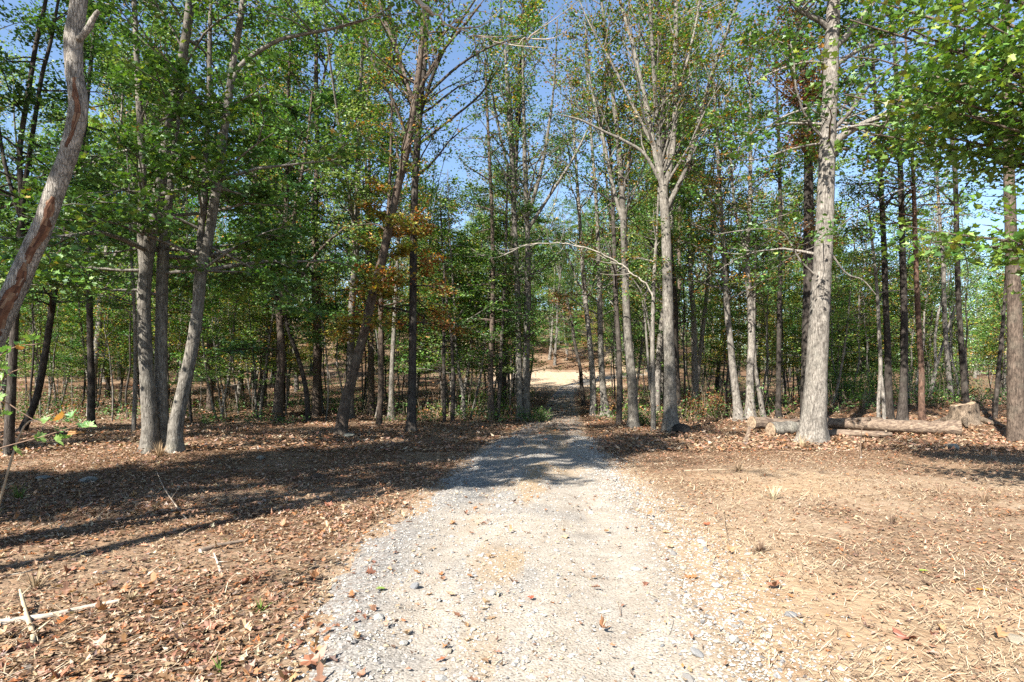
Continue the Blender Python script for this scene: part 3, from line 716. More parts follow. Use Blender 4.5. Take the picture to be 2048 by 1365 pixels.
T('fanning_tree', 'grey trunk fanning into long upright limbs high up, black boulder at its foot', 'tree', 'gray',
  [[(1343, 866, 36), (1341, 820, 27), (1340, 760, 24), (1338, 690, 22), (1336, 610, 21), (1334, 530, 20), (1331, 450, 19), (1326, 375, 18)]],
  limbs=[[(1327, 385, 12), (1311, 310, 11), (1298, 235, 10), (1283, 165, 8), (1262, 80, 7), (1240, 0, 6), (1215, -110, 3)],
         [(1326, 380, 11), (1318, 290, 10), (1311, 200, 9), (1305, 100, 8), (1300, 0, 7), (1296, -120, 4)],
         [(1328, 380, 14), (1344, 310, 12), (1350, 220, 11), (1349, 150, 11), (1352, 60, 10), (1352, -40, 8), (1356, -170, 5)],
         [(1332, 420, 11), (1362, 360, 10), (1384, 300, 9), (1403, 220, 8), (1430, 130, 7), (1470, 20, 6), (1500, -80, 3)],
         [(1324, 370, 8), (1290, 310, 7), (1250, 283, 6), (1205, 262, 5), (1160, 240, 4), (1110, 228, 2)],
         [(1310, 300, 7), (1270, 220, 6), (1225, 130, 5), (1180, 50, 3), (1150, -20, 2)],
         [(1350, 200, 7), (1375, 120, 6), (1395, 30, 5), (1405, -60, 3)]],
  crown=[cr(7.0, 70, 3.6, 55, 'mixed', 6739, lsize=.115, side_col='bright')], seed=50, sides=16)
T('bleached_tree', 'thin bleached stem with bare dead side branches on the road side of the fanning tree', 'tree', 'gray',
  [[(1307, 864, 11), (1306, 790, 10), (1305, 700, 9), (1306, 620, 8), (1309, 540, 7), (1314, 450, 5), (1318, 360, 3)]],
  limbs=[[(1305, 700, 5), (1296, 640, 4), (1285, 590, 3), (1262, 556, 2), (1230, 540, 1.5)], [(1300, 780, 6), (1294, 690, 5), (1290, 640, 4), (1284, 600, 2)]], crown=[cr(4, 14, 1.4, 30, 'mixed', 1500, lsize=.1, bare=.5)], seed=51)
# dead stem arching over the road
def arched():
    rng = R_(52); Y = 19.6; base = np.array([(1307 - CX) / FPX * Y, Y + .4, 0]); base[2] = float(H(base[0], base[1]))
    root = tag(empty('arched_branch', tuple(base)), 'long thin bleached dead stem arching over the road, caught on the trunks', 'dead branch')
    pts, rad = px_stem([(1306, 592, 3.4), (1290, 568, 3.3), (1262, 547, 3.0), (1248, 533, 2.9), (1230, 523, 2.8), (1190, 502, 2.5), (1150, 492, 2.1), (1128, 487, 2), (1100, 487, 1.7), (1055, 490, 1.4), (1020, 505, 1.1), (996, 508, .8)], Y, base, rng)
    pts = pts + rng.normal(0, .018, pts.shape); m = MB(); tube(m, pts, rad, 8, 0, (.46, .42, .35)); m.build('stem', M_BARE, root)
    for k, f in enumerate((.2, .3, .35, .45, .5, .56, .62, .68, .74, .78, .82, .86, .9, .94)):
        i = int(f * (len(pts) - 1)); q = pts[i]
        d = np.array([rng.uniform(-.9, .1), rng.uniform(-.4, .4), rng.uniform(-.35, .3)])
        m = MB(); tube(m, spline([q, q + d * .6, q + d * 1.2 + [0, 0, .12]], 6), np.linspace(.012, .004, 6), 5, 0, (.54, .50, .42)); m.build('twig', M_BARE, root)
arched()
T('pale_tree', 'pale smooth trunk leaning slightly left, first of the two bright ones beyond the logs', 'tree', 'pale',
  [[(1478, 843, 24), (1473, 800, 17), (1466, 740, 15), (1460, 680, 13), (1454, 620, 12), (1450, 560, 11), (1446, 480, 9), (1441, 400, 8), (1435, 300, 7), (1428, 180, 5), (1420, 40, 3)]],
  crown=[cr(4.6, 36, 2.8, 30, 'mixed', 6800, lsize=.115, side_col='orange')], flare=.6, seed=53)
T('forked_pale_tree', 'pale trunk forking at mid height, second of the two bright ones beyond the logs', 'tree', 'pale',
  [[(1500, 842, 25), (1500, 800, 18), (1500, 740, 15), (1503, 690, 15), (1501, 620, 13), (1496, 560, 13), (1493, 505, 13), (1499, 430, 9), (1501, 330, 8), (1500, 200, 6), (1500, 40, 4)]],
  limbs=[[(1494, 520, 8), (1483, 475, 7), (1470, 420, 6), (1462, 330, 5), (1455, 230, 3)]],
  crown=[cr(5.2, 36, 2.8, 32, 'mixed', 6500, lsize=.115)], flare=.7, seed=54)
T('slanting_tree', 'thin whitish stem slanting left at the foot of the forking pale trunk', 'tree', 'pale',
  [[(1528, 840, 13), (1521, 800, 10), (1514, 760, 8), (1509, 710, 7), (1508, 640, 6), (1510, 550, 5), (1512, 440, 3)]], crown=[cr(4, 16, 1.8, 25, 'green', 2300, lsize=.11)], seed=55)
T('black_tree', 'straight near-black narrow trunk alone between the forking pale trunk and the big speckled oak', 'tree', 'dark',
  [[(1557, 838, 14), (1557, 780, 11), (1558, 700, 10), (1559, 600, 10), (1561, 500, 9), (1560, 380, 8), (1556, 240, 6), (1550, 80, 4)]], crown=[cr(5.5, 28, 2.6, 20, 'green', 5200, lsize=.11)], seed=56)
T('large_oak', 'biggest trunk, pale and shadow-dappled, standing before the felled logs', 'tree', 'pale',
  [[(1626, 884, 60), (1628, 840, 52), (1632, 780, 47), (1636, 700, 44), (1640, 620, 41), (1645, 540, 39), (1650, 450, 37), (1653, 360, 35), (1656, 270, 33), (1661, 180, 31), (1664, 90, 30), (1668, 0, 28), (1674, -130, 24), (1680, -300, 16), (1685, -460, 8)]],
  limbs=[[(1660, 292, 18), (1685, 272, 17), (1712, 256, 15), (1745, 240, 13), (1785, 228, 11), (1830, 214, 8), (1880, 205, 5), (1930, 190, 3)],
         [(1664, 262, 9), (1690, 235, 9), (1712, 208, 8), (1732, 178, 7), (1765, 150, 5), (1800, 120, 3)],
         [(1667, 98, 15), (1690, 75, 14), (1710, 50, 13), (1735, 22, 11), (1762, -20, 9), (1800, -90, 5)],
         [(1660, 60, 14), (1640, 42, 13), (1618, 32, 11), (1596, 18, 10), (1575, -8, 8), (1540, -60, 5)],
         [(1662, 140, 12), (1690, 118, 10), (1730, 95, 8), (1780, 88, 5), (1840, 80, 3)],
         [(1655, 128, 6), (1620, 124, 5), (1580, 132, 4), (1535, 150, 3), (1500, 172, 2)],
         [(1652, 205, 6), (1610, 218, 5), (1565, 235, 4), (1525, 262, 2)],
         [(1650, 286, 6), (1612, 292, 5), (1570, 302, 4), (1520, 318, 3), (1470, 322, 2)],
         [(1640, 560, 5), (1600, 520, 4), (1570, 470, 3.5), (1535, 458, 3), (1480, 462, 2.5), (1430, 470, 1.5)],
         [(1645, 480, 5), (1690, 545, 4), (1725, 560, 3), (1752, 590, 2)]],
  crown=[cr(7.6, 30, 3.6, 10, 'green', 5904, lsize=.125, shape=MAPLE_S, ztop=13, side_col='mixed', aim=.7), cr(5.0, 9, 3.4, 14, 'green', 750, lsize=.12, aim=-2.2, ztop=8.5, shape=MAPLE_S, spread=.3), cr(12, 40, 4.5, 25, 'green', 5040, lsize=.14)], seed=57, sides=22, rough=.05)  # low sparse spray on the sun side is added to dapple the trunk
T('vine_clad_tree', 'dark trunk shaggy with dead brown creeper directly behind the big pale oak', 'tree', 'dark',
  [[(1612, 862, 26), (1612, 780, 24), (1614, 690, 23), (1616, 600, 22), (1617, 500, 22), (1617, 400, 20), (1616, 300, 17), (1612, 200, 14), (1600, 90, 10), (1590, -40, 7)]], Y=20.2,
  limbs=[[(1616, 330, 9), (1600, 240, 8), (1585, 150, 7), (1575, 50, 5)], [(1616, 300, 8), (1640, 200, 7), (1650, 100, 5)]],
  crown=[cr(5.5, 60, 1.1, 20, 'rust', 5200, lsize=.11, spread=.5, ztop=13), cr(9, 26, 3, 45, 'rust', 2520, lsize=.12, side_col='green')], seed=58)
T('v_stem_tree', 'slim pale tree with two stems joined low, beside the black trunk pair beyond the logs', 'tree', 'pale',
  [[(1757, 845, 9), (1757, 800, 8), (1761, 740, 8), (1758, 660, 8), (1754, 580, 7), (1746, 500, 6), (1735, 400, 4)], [(1769, 845, 9), (1766, 790, 8), (1762, 750, 7)]],
  crown=[cr(4.2, 20, 2, 25, 'green', 1600, lsize=.11)], seed=59)
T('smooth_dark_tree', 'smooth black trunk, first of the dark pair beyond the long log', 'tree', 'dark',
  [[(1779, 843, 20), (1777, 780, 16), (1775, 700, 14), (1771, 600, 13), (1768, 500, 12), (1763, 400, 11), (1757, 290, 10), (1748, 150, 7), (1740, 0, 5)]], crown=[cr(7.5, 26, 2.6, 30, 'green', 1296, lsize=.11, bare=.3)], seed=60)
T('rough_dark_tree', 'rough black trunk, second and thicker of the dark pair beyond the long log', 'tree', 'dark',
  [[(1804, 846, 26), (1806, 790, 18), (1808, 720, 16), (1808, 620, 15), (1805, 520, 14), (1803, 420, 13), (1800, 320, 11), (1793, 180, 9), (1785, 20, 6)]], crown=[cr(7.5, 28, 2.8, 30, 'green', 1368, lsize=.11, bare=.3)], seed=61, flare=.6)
T('reddish_tree', 'slim reddish-brown trunk standing between the dark pair and the stump', 'tree', 'red',
  [[(1845, 848, 17), (1843, 800, 14), (1843, 740, 13), (1838, 660, 12), (1833, 560, 11), (1830, 460, 10), (1826, 340, 8), (1818, 200, 6), (1810, 60, 4)]], crown=[cr(7, 24, 2.4, 20, 'green', 1080, lsize=.11, bare=.3)], seed=62)
T('y_shaped_tree', 'pale Y-shaped young tree next to the reddish trunk', 'tree', 'pale',
  [[(1855, 826, 10), (1863, 780, 10), (1870, 745, 9), (1873, 722, 9)]], limbs=[[(1872, 730, 7), (1870, 680, 6), (1876, 630, 6), (1885, 590, 5), (1886, 500, 3)], [(1874, 730, 7), (1886, 690, 6), (1900, 645, 5), (1914, 605, 4), (1935, 560, 2)]], Y=27,
  crown=[cr(4.5, 14, 1.8, 25, 'pale', 1600, lsize=.11)], seed=63)
T('white_tree', 'bright whitish straight trunk just behind the stump', 'tree', 'pale',
  [[(1905, 822, 15), (1900, 780, 13), (1895, 720, 11), (1890, 650, 10), (1888, 580, 10), (1886, 520, 9), (1880, 440, 7), (1872, 320, 5), (1865, 180, 3)]], Y=25.5, crown=[cr(6.5, 24, 2.4, 25, 'green', 1400, lsize=.11, bare=.2)], seed=64)
T('tall_dark_tree', 'tall black trunk rising directly out of sight behind the stump top', 'tree', 'dark',
  [[(1932, 815, 18), (1928, 760, 14), (1922, 680, 13), (1917, 600, 12), (1914, 500, 12), (1912, 400, 11), (1908, 310, 10), (1898, 230, 8)]],
  limbs=[[(1898, 240, 6), (1885, 170, 5), (1870, 80, 3)], [(1904, 280, 6), (1925, 190, 5), (1940, 90, 3)]], Y=23.5, crown=[cr(8, 26, 2.8, 35, 'rust', 864, lsize=.11, bare=.3, side_col='green')], seed=65)
T('slanted_dark_tree', 'thin dark trunk slanting right on the mound beyond the stump', 'tree', 'dark',
  [[(1990, 838, 11), (1994, 780, 10), (2001, 700, 9), (2008, 620, 8), (2014, 520, 7), (2016, 400, 5), (2018, 260, 3)]], crown=[cr(6, 20, 2.2, 15, 'green', 1300, lsize=.11)], seed=66)
T('edge_oak', 'thick dark reddish trunk with dappled shade at the mound, beyond the pale stone', 'tree', 'brown',
  [[(2038, 885, 54), (2034, 840, 44), (2031, 770, 38), (2030, 690, 34), (2028, 610, 31), (2024, 520, 28), (2020, 430, 26), (2017, 330, 24), (2014, 220, 22), (2012, 80, 18), (2010, -100, 12), (2008, -280, 6)]],
  limbs=[[(2018, 330, 9), (2040, 290, 8), (2075, 260, 6)], [(2016, 270, 7), (1985, 240, 6), (1950, 225, 4), (1915, 222, 2)], [(2022, 480, 6), (1990, 455, 4), (1965, 450, 2)]],
  crown=[cr(7.4, 44, 3.4, 12, 'green', 4773, lsize=.12, shape=MAPLE_S)], seed=67, sides=16)

# near yellow-green maple whose boughs reach in from the right: each large leaf of the nearest sprays is an object
def near_maple():
    rng = R_(71); base = np.array([10.6, 7.6, 0.]); base[2] = float(H(base[0], base[1]))
    root = tag(empty('maple_tree', tuple(base)), 'near maple reaching in above the logs with sunlit yellow-green lobed leaves', 'tree')
    pts = spline([(0, 0, -.05), (.1, 0, 2.4), (-.05, .1, 4.8), (.1, 0, 8), (0, 0, 11.5)], 24)
    rad = np.linspace(.2, .05, 24)
    m = MB(); tube(m, pts, rad, 14, 0, rough=.05, rng=rng, flare=.4); m.build('trunk', M_BROWN, root)
    cen = []; mb = MB()
    targets = [(1700, 40, 8.6), (1760, 120, 8.2), (1690, 190, 9.5), (1820, 60, 7.6), (1850, 180, 7.9), (1900, 100, 7.2), (1960, 40, 7.0), (1930, 230, 7.7), (1990, 160, 7.3), (2030, 250, 8.2), (1960, 320, 8.6), (2040, 60, 6.8), (1790, 200, 8.4),
               (1880, 270, 8.3), (2060, 150, 7.6), (1740, -60, 8.8), (1860, -80, 8), (1980, -90, 7.6), (2110, 120, 7.5), (2100, 330, 8), (1760, 270, 9), (1680, -20, 9.4),
               (1930, 490, 7.4), (2000, 485, 7.2), (1860, 462, 7.8), (2060, 470, 7.0)]
    for (px, py, Y) in targets:
        e = W(px, py, Y) - base
        z0 = min(max(e[2] * .55 + .8, 2.4), 9); k = int(z0 / 11.5 * 23); o = pts[k]
        mid = o + (e - o) * .55 + np.array([0, 0, .35])
        B = spline([o, mid, e], 14); tube(mb, B, np.linspace(.05, .010, 14), 6, 0)
        for s in range(9):
            i = rng.integers(5, 14); d = norm(np.array([rng.normal(-.3, 1), rng.normal(0, .8), rng.normal(.05, .3)]))
            q = B[i] + d * rng.uniform(.35, .95); tube(mb, np.array([B[i], (B[i] + q) / 2 + [0, 0, .05], q]), [.011, .008, .004], 4, 0); cen += [q, (B[i] + q) / 2]
    cen = np.array(cen)
    n = 9000; idx = rng.integers(0, len(cen), n)
    pos = cen[idx] + rng.normal(0, 1, (n, 3)) * [.24, .24, .10]
    clump = palette('bright', len(cen), rng)
    cols = clump[idx] * .5 + palette('bright', n, rng) * .5
    size = rng.uniform(.06, .13, n)
    # largest in view as single leaves
    w = pos + base; sx = CX + w[:, 0] / w[:, 1] * FPX; sy = HY - (w[:, 2] - CAMH) / w[:, 1] * FPX
    vis = (sx > 1640) & (sx < 2048) & (sy > 0) & (sy < 620)
    big = np.argsort(-(size / w[:, 1]) * vis)[:300]
    rest = np.ones(n, bool); rest[big] = False
    leaves(mb, pos[rest], size[rest], rng, 1, cols[rest], MAPLE_S, .65, fold=.2, down=.25)
    crown = mb.build('crown', [M_BROWN, M_LEAF], root)
    protos = []
    for v in range(10):
        lm = MB(); leaves(lm, np.zeros((1, 3)), np.array([1.0]), rng, 0, palette('bright', 1, rng), MAPLE, .05, fold=.14, curl=.12)
        protos.append(lm.mesh('leaf', [M_LEAF]))
    for j in big:
        o = bpy.data.objects.new('leaf', protos[rng.integers(10)]); COL.objects.link(o); o.parent = crown
        o.location = pos[j]; o.scale = (size[j],) * 3; o.rotation_euler = (rng.normal(0, .45), rng.normal(.15, .45), rng.random() * 6.28)
near_maple()

# near sapling at the left edge: soft green and orange leaves low down, long bare twig
def near_sapling():
    rng = R_(81); base = np.array([-3.35, 3.35, 0.]); base[2] = float(H(base[0], base[1]))
    root = tag(empty('maple_sapling', tuple(base)), 'close maple sapling with few green and orange leaves near the bent dead trunk', 'sapling')
    m = MB(); tube(m, spline([(0, 0, 0), (.05, 0, .6), (.1, 0, 1.2), (.16, 0, 1.9), (.1, 0, 2.6)], 14), np.linspace(.013, .004, 14), 6, 0, (.30, .22, .16)); m.build('stem', M_BARE, root)
    tw = [[(.07, 0, .8), (.20, .02, 1.15), (.36, .02, 1.32), (.46, 0, 1.36)], [(.1, 0, 1.1), (.3, .05, 1.45), (.52, .1, 1.52)], [(.09, 0, 1.0), (.3, 0, 1.18), (.5, .05, 1.05), (.66, .1, .98)], [(.06, 0, .7), (.25, 0, .86), (.5, .1, .95), (.72, .1, 1.02)], [(.12, 0, 1.4), (.2, 0, 1.7), (.28, 0, 1.75)]]
    protos = {}
    def lf(kind):
        if kind not in protos:
            lm = MB(); leaves(lm, np.zeros((1, 3)), np.array([1.0]), rng, 0, np.array([kind]), MAPLE, .05, fold=.14, curl=.15); protos[kind] = lm.mesh('leaf', [M_LEAF])
        return protos[kind]
    for t_ in tw:
        B = spline(t_, 10) + np.array([0, 0, .42]); m = MB(); tube(m, B, np.linspace(.005, .002, 10), 5, 0, (.30, .20, .14)); tg = m.build('twig', M_BARE, root)
        for k in range(7):
            i = rng.integers(3, 10); o = bpy.data.objects.new('leaf', lf(((.10, .19, .05), (.15, .22, .05), (.38, .17, .06), (.30, .26, .06))[rng.choice(4, p=[.4, .3, .18, .12])])); COL.objects.link(o); o.parent = tg
            o.location = B[i] + rng.normal(0, .03, 3); o.scale = (rng.uniform(.05, .09),) * 3; o.rotation_euler = (rng.normal(.5, .4), rng.normal(0, .4), rng.random() * 6.28)
near_sapling()

# ------------------------------------------------------------------ the wood behind: kinds built once, copied with their parts
def proto(kind, seed, height, rad, bark, crowns, stems=1, wob=.25, sides=9, split=None):
    rng = R_(seed); root = empty(kind, (0, 0, 0)); st = []
    for s in range(stems):
        a = rng.random() * 6.28; off = np.array([math.cos(a), math.sin(a), 0]) * (0.18 * s)
        lean = rng.normal(0, .05 + .05 * (stems > 1), 2)
        n = 9; z = np.linspace(-.15, height * (1 - .12 * s), n)
        P = np.stack([off[0] + lean[0] * z + np.cumsum(rng.normal(0, wob * .35, n)) * (z > 0), off[1] + lean[1] * z + np.cumsum(rng.normal(0, wob * .35, n)) * (z > 0), z], -1)
        pts = spline(P, 22); r = np.maximum(rad * (1 - .85 * np.linspace(0, 1, 22) ** 1.1) * (1 - .25 * s), .01)
        m = MB(); tube(m, pts, r, sides, 0, rough=.05, rng=rng, flare=.5); m.build('trunk', BARK[bark], root); st.append((pts, r))
        if split:
            for q in range(split):
                i = rng.integers(8, 14); az = rng.random() * 6.28; L = height * rng.uniform(.3, .48)
                d = np.array([math.cos(az) * .38, math.sin(az) * .38, 1.]); pp = spline([pts[i], pts[i] + d * L * .35, pts[i] + d * L * .7 + rng.normal(0, .3, 3), pts[i] + d * L], 10)
                rr = np.linspace(r[i] * .6, .015, 10); m = MB(); tube(m, pp, rr, 6, 0); m.build('limb', BARK[bark], root); st.append((pp, rr))
    m = MB()
    for c in crowns: grow_crown(m, st, rng, **c)
    m.build('crown', [BARK[bark], M_LEAFV], root)
    return root
PROTO = [  # (root, description, category, height class)
    (proto('tall_tree', 101, 21, .20, 'gray', [cr(6, 60, 3.4, 42, 'green', 10000, lsize=.15, side_col='mixed')], split=3), 'tall green-crowned grey-forked tree', 'tall'),
    (proto('tall_tree', 102, 19, .17, 'pale', [cr(5, 60, 3.2, 38, 'pale', 9000, lsize=.15, side_col='green')], split=2), 'tall pale-barked light-green tree', 'tall'),
    (proto('tall_tree', 103, 22, .22, 'dark', [cr(6, 60, 3.4, 48, 'mixed', 7500, lsize=.15)], split=3), 'tall dark-trunked turning tree', 'tall'),
    (proto('tall_tree', 104, 20, .18, 'brown', [cr(4.5, 60, 3.4, 25, 'green', 10000, lsize=.15, side_col='dark')], split=1), 'tall brown-trunked leafy tree', 'tall'),
    (proto('tall_tree', 105, 18, .13, 'pale', [cr(7, 44, 2.6, 55, 'mixed', 3600, lsize=.14, bare=.3)], split=3), 'tall slim whitish tree', 'tall'),
    (proto('small_tree', 106, 9, .06, 'dark', [cr(2.0, 60, 2.6, 6, 'green', 7500, lsize=.12, flat=.22, side_col='yellow')]), 'small dark-stemmed green-layered tree', 'small'),
    (proto('small_tree', 107, 8, .05, 'brown', [cr(1.8, 56, 2.4, 6, 'yellow', 6200, lsize=.12, flat=.22, side_col='green')]), 'small yellowing green tree', 'small'),
    (proto('small_tree', 108, 8.5, .055, 'gray', [cr(2.2, 50, 2.3, 8, 'orange', 4500, lsize=.12, flat=.22, side_col='green')]), 'small orange-leaved tree', 'small'),
    (proto('small_tree', 109, 11, .08, 'gray', [cr(1.8, 64, 2.6, 10, 'bright', 8500, lsize=.12, flat=.3, side_col='pale')], stems=2), 'small twin-stemmed fresh-green tree', 'small'),
    (proto('bare_sapling', 110, 7, .035, 'gray', [cr(1.5, 26, 1.3, 35, 'mixed', 1300, lsize=.10, bare=.3)]), 'thin nearly bare grey sapling', 'thin'),
    (proto('bare_sapling', 111, 9, .05, 'dark', [cr(3, 26, 1.5, 40, 'green', 1600, lsize=.11, bare=.3)]), 'thin dark sapling with few leaves', 'thin'),
    (proto('bare_sapling', 112, 10, .055, 'pale', [cr(3.5, 24, 1.5, 45, 'mixed', 1200, lsize=.11, bare=.4)]), 'thin whitish pole-like sapling', 'thin'),
]
LAND = [(-9999, None), (20, 'forked tree'), (70, 'leaning tree'), (182, 'black trunk'), (325, 'maple trio'), (556, 'crooked tree'), (680, 'leaning oak'), (822, 'lichen trunk'), (905, 'twin sapling'), (985, 'gnarled tree'), (1047, 'roadside pair'),
        (1186, 'speckled tree'), (1266, 'verge oak'), (1343, 'fanning tree'), (1478, 'slanting pale-tree'), (1500, 'forking pale-tree'), (1557, 'near-black tree'), (1626, 'big oak'), (1790, 'black pair'), (1845, 'reddish tree'), (1930, 'stump'), (2035, 'edge oak'), (9999, None)]
ROWS = [(0, 'at wood edge'), (32, 'just inside wood'), (42, 'deeper in wood'), (56, 'deep in wood'), (74, 'up far slope'), (95, 'high on slope')]
def place_wood():
    rng = R_(200); taken = [(r.location.x, r.location.y, 1.1) for _, _, r in HERO]; out = []
    def ok(x, y, sp):
        sp = min(sp, 45 / y)
        a = x / y * FPX + CX
        if y < 72 and 1066 < a < 1162 + (0 if y < 46 else 90): return False
        if float(clearing(x, y)) > .15 and not (y < 58 and a < 900): return False
        if abs(float(road_u(x, y))) < 1.5 + (1.2 if y < 60 else 0) * .6 and y < 66: return False
        if y > 58 and 1060 < a < 1170 and y < 73: return False
        return all((x - p) ** 2 + (y - q) ** 2 > (sp * max(1, y / 40)) ** 2 for p, q, s in taken)
    bands = [(24.5, 32, 78), (32, 42, 100), (42, 56, 86), (56, 74, 66), (74, 95, 64), (95, 118, 60)]
    for y0, y1, n in bands:
        k = tries = 0
        while k < n and tries < 9000:
            tries += 1
            y = rng.uniform(y0, y1); x = rng.uniform(-.98, .98) * y
            px = CX + x / y * FPX
            if y < 25.5 and 560 < px < 1560: y = y + 3; x = (px - CX) / FPX * y
            if y < 30 and px > 1560 and rng.random() < .5: continue
            if not ok(x, y, 1.0): continue
            if y < 32: w = [.5, .5, .8, .8, 1.0, 2.4, 1.8, .7, 2.2, 6, 8, 6]
            elif y < 56: w = [1.6, 1.6, 1.4, 1.6, 1.6, 3.0, 2.4, 1.0, 3.4, 3.6, 6.0, 5.0]
            else: w = [3, 3, 2.4, 2.4, 1, .8, 1.2, 1.2, 1, .6, 1.4, 1.4]
            w = np.array(w)
            if px > 1660: w[[0, 1, 3]] *= .1; w[[2]] *= .2; w[[4, 10, 11]] *= 1.8
            j = rng.choice(12, p=w / w.sum())
            taken.append((x, y, 1)); out.append((px, y, x, j, rng.random() * 6.28, rng.uniform(.8, 1.2), rng.uniform(.85, 1.15))); k += 1
    for q in range(26):      # trees along the top of the bare slope
        y = rng.uniform(74, 104); px = rng.uniform(1010, 1230); x = (px - CX) / FPX * y
        out.append((px, y, x, rng.choice([0, 1, 3, 5, 8]), rng.random() * 6.28, rng.uniform(.7, 1.1), 1.0))
    out.sort(key=lambda t: t[0])
    used = [False] * 12; byl = {}
    for px, y, x, j, rz, s, sz in out:
        root, desc, kind = PROTO[j]
        z = float(H(x, y)) - .05
        if not used[j]:
            o = root; used[j] = True; o.location = (x, y, z); o.rotation_euler = (0, 0, rz); o.scale = (s, s, s * sz)
        else: o = copy_tree(root, (x, y, z), rz, (s, s, s * sz))
        L = [n for p, n in LAND if p <= px][-1]; Rr = [n for p, n in LAND if p > px][0]
        where = f'between {L} and {Rr}' if L and Rr else (f'beyond the {L or Rr}')
        row = [n for yy, n in ROWS if y >= yy][-1]
        byl.setdefault((desc, where, row), []).append(o)
        o['category'] = 'sapling' if kind == 'thin' else 'tree'
        o['group'] = {'tall': 'tall trees of the wood', 'small': 'small understory trees of the wood', 'thin': 'thin saplings of the wood'}[kind]
    NTH = ['first', 'second', 'third', 'fourth', 'fifth', 'sixth', 'seventh', 'eighth']
    SHORT = {d: d for d in {p[1] for p in PROTO}}
    for (desc, where, row), os_ in byl.items():
        for i, o in enumerate(os_):
            d = desc
            o['label'] = (NTH[i] + ' ' if len(os_) > 1 else '') + d + ' ' + row + ' ' + where
    for j, u in enumerate(used):
        if not u:
            for ch in list(PROTO[j][0].children): bpy.data.objects.remove(ch)
            bpy.data.objects.remove(PROTO[j][0])
place_wood()

# trees standing beside and behind the camera whose crowns throw the long streaks of shade
SHADE = proto('shade_tree', 120, 23, .19, 'gray', [cr(8.5, 26, 2.6, 35, 'green', 3744, lsize=.2, ztop=16, spread=.17), cr(15, 22, 4.6, 22, 'green', 2592, lsize=.2, spread=.15)], split=2)
SHADE2 = proto('shade_tree', 122, 21, .22, 'gray', [cr(6.5, 34, 2.7, 30, 'green', 9500, lsize=.2, spread=.17)], stems=2, split=1)
SIDE = [(-7.0, -5.5), (-10.6, -4.5), (-8.4, -9.0), (-12.2, -8.5), (-12.9, -13.5), (-19.4, -7.5), (-21.4, -5.0), (-24.4, -5.0), (-9.8, -12.5), (-26.5, -8.0), (-7.9, -3.0), (-9.2, -1.2)]
SWORDS = ['next to the drive entrance', 'a few steps up the bank', 'behind the entrance tree', 'amid the bank trees', 'deeper on the bank', 'beside the bank hollow', 'past the bank crest', 'outermost on the bank', 'well behind the viewpoint', 'furthest behind', 'beside the litter stripes', 'nearest the maple sapling']
for k, (u_, v_) in enumerate(SIDE):
    x = .809 * u_ + .588 * v_; y = -.588 * u_ + .809 * v_; s = [1, .95, 1.05, .9, 1.02, .97, 1.05, .93, 1, 1, .9, .85][k]
    if k in (0, 2): o = SHADE2 if k else SHADE; o.location = (x, y, float(H(x, y)) - .05); o.scale = (s, s, s)
    else: o = copy_tree(SHADE if k % 2 else SHADE2, (x, y, float(H(x, y)) - .05), k * 2.1 + .6, (s, s, s))
    o['label'] = 'straight grey shade tree out of view to the left, ' + SWORDS[k]; o['category'] = 'tree'; o['group'] = 'shade trees beside the viewpoint'

def overhang():
    rng = R_(121); b = np.array(SHADE.location)
    A = [np.array([0, 0, 8.8]), W(760, -60, 8.2) - b, W(835, 2, 8.5) - b, W(905, 55, 8.7) - b, W(965, 78, 8.8) - b, W(1030, 86, 8.9) - b, W(1078, 62, 9) - b]
    P = spline(A, 40) + rng.normal(0, .02, (40, 3)); m = MB(); tube(m, P, np.concatenate([np.linspace(.07, .016, 14), np.linspace(.016, .004, 26)]), 7, 0, (.55, .50, .42)); lb = m.build('limb', M_BARE, SHADE)
    for k in range(16):
        i = rng.integers(14, 38); d = norm(np.array([rng.uniform(.1, 1), rng.normal(0, .5), rng.normal(-.05, .45)])); l = rng.uniform(.4, 1.3)
        m = MB(); tube(m, spline([P[i], P[i] + d * l * .5 + rng.normal(0, .06, 3), P[i] + d * l + [0, 0, .1]], 7), np.linspace(.010, .003, 7), 4, 0, (.42, .36, .30)); m.build('twig', M_BARE, lb)
overhang()

# far woodland closing the view over the hill: one mass
def woodland():
    rng = R_(300); m = MB(); n = 80000
    NC = 1500; ang = rng.uniform(-1.02, 1.02, NC); yy = rng.uniform(104, 200, NC); xx = ang * yy
    hh = H(xx, yy); top = np.where(ang > .45, 17, 17) * rng.uniform(.7, 1.15, NC)
    idx = rng.integers(0, NC, n)
    u = rng.random(n); zz = hh[idx] + .4 + u * top[idx]
    rr = (2.2 + 1.5 * np.sin(u * 3.1)) * rng.random(n) ** .5; th = rng.random(n) * 6.28
    pos = np.stack([xx[idx] + rr * np.cos(th), yy[idx] + rr * np.sin(th), zz], -1)
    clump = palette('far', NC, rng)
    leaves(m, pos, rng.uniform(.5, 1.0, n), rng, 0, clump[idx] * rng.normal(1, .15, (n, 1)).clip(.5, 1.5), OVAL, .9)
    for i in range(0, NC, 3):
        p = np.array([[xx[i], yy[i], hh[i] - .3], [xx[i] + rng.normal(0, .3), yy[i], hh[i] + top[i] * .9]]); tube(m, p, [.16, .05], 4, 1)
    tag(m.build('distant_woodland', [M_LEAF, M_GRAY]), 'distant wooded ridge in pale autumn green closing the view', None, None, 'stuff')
woodland()

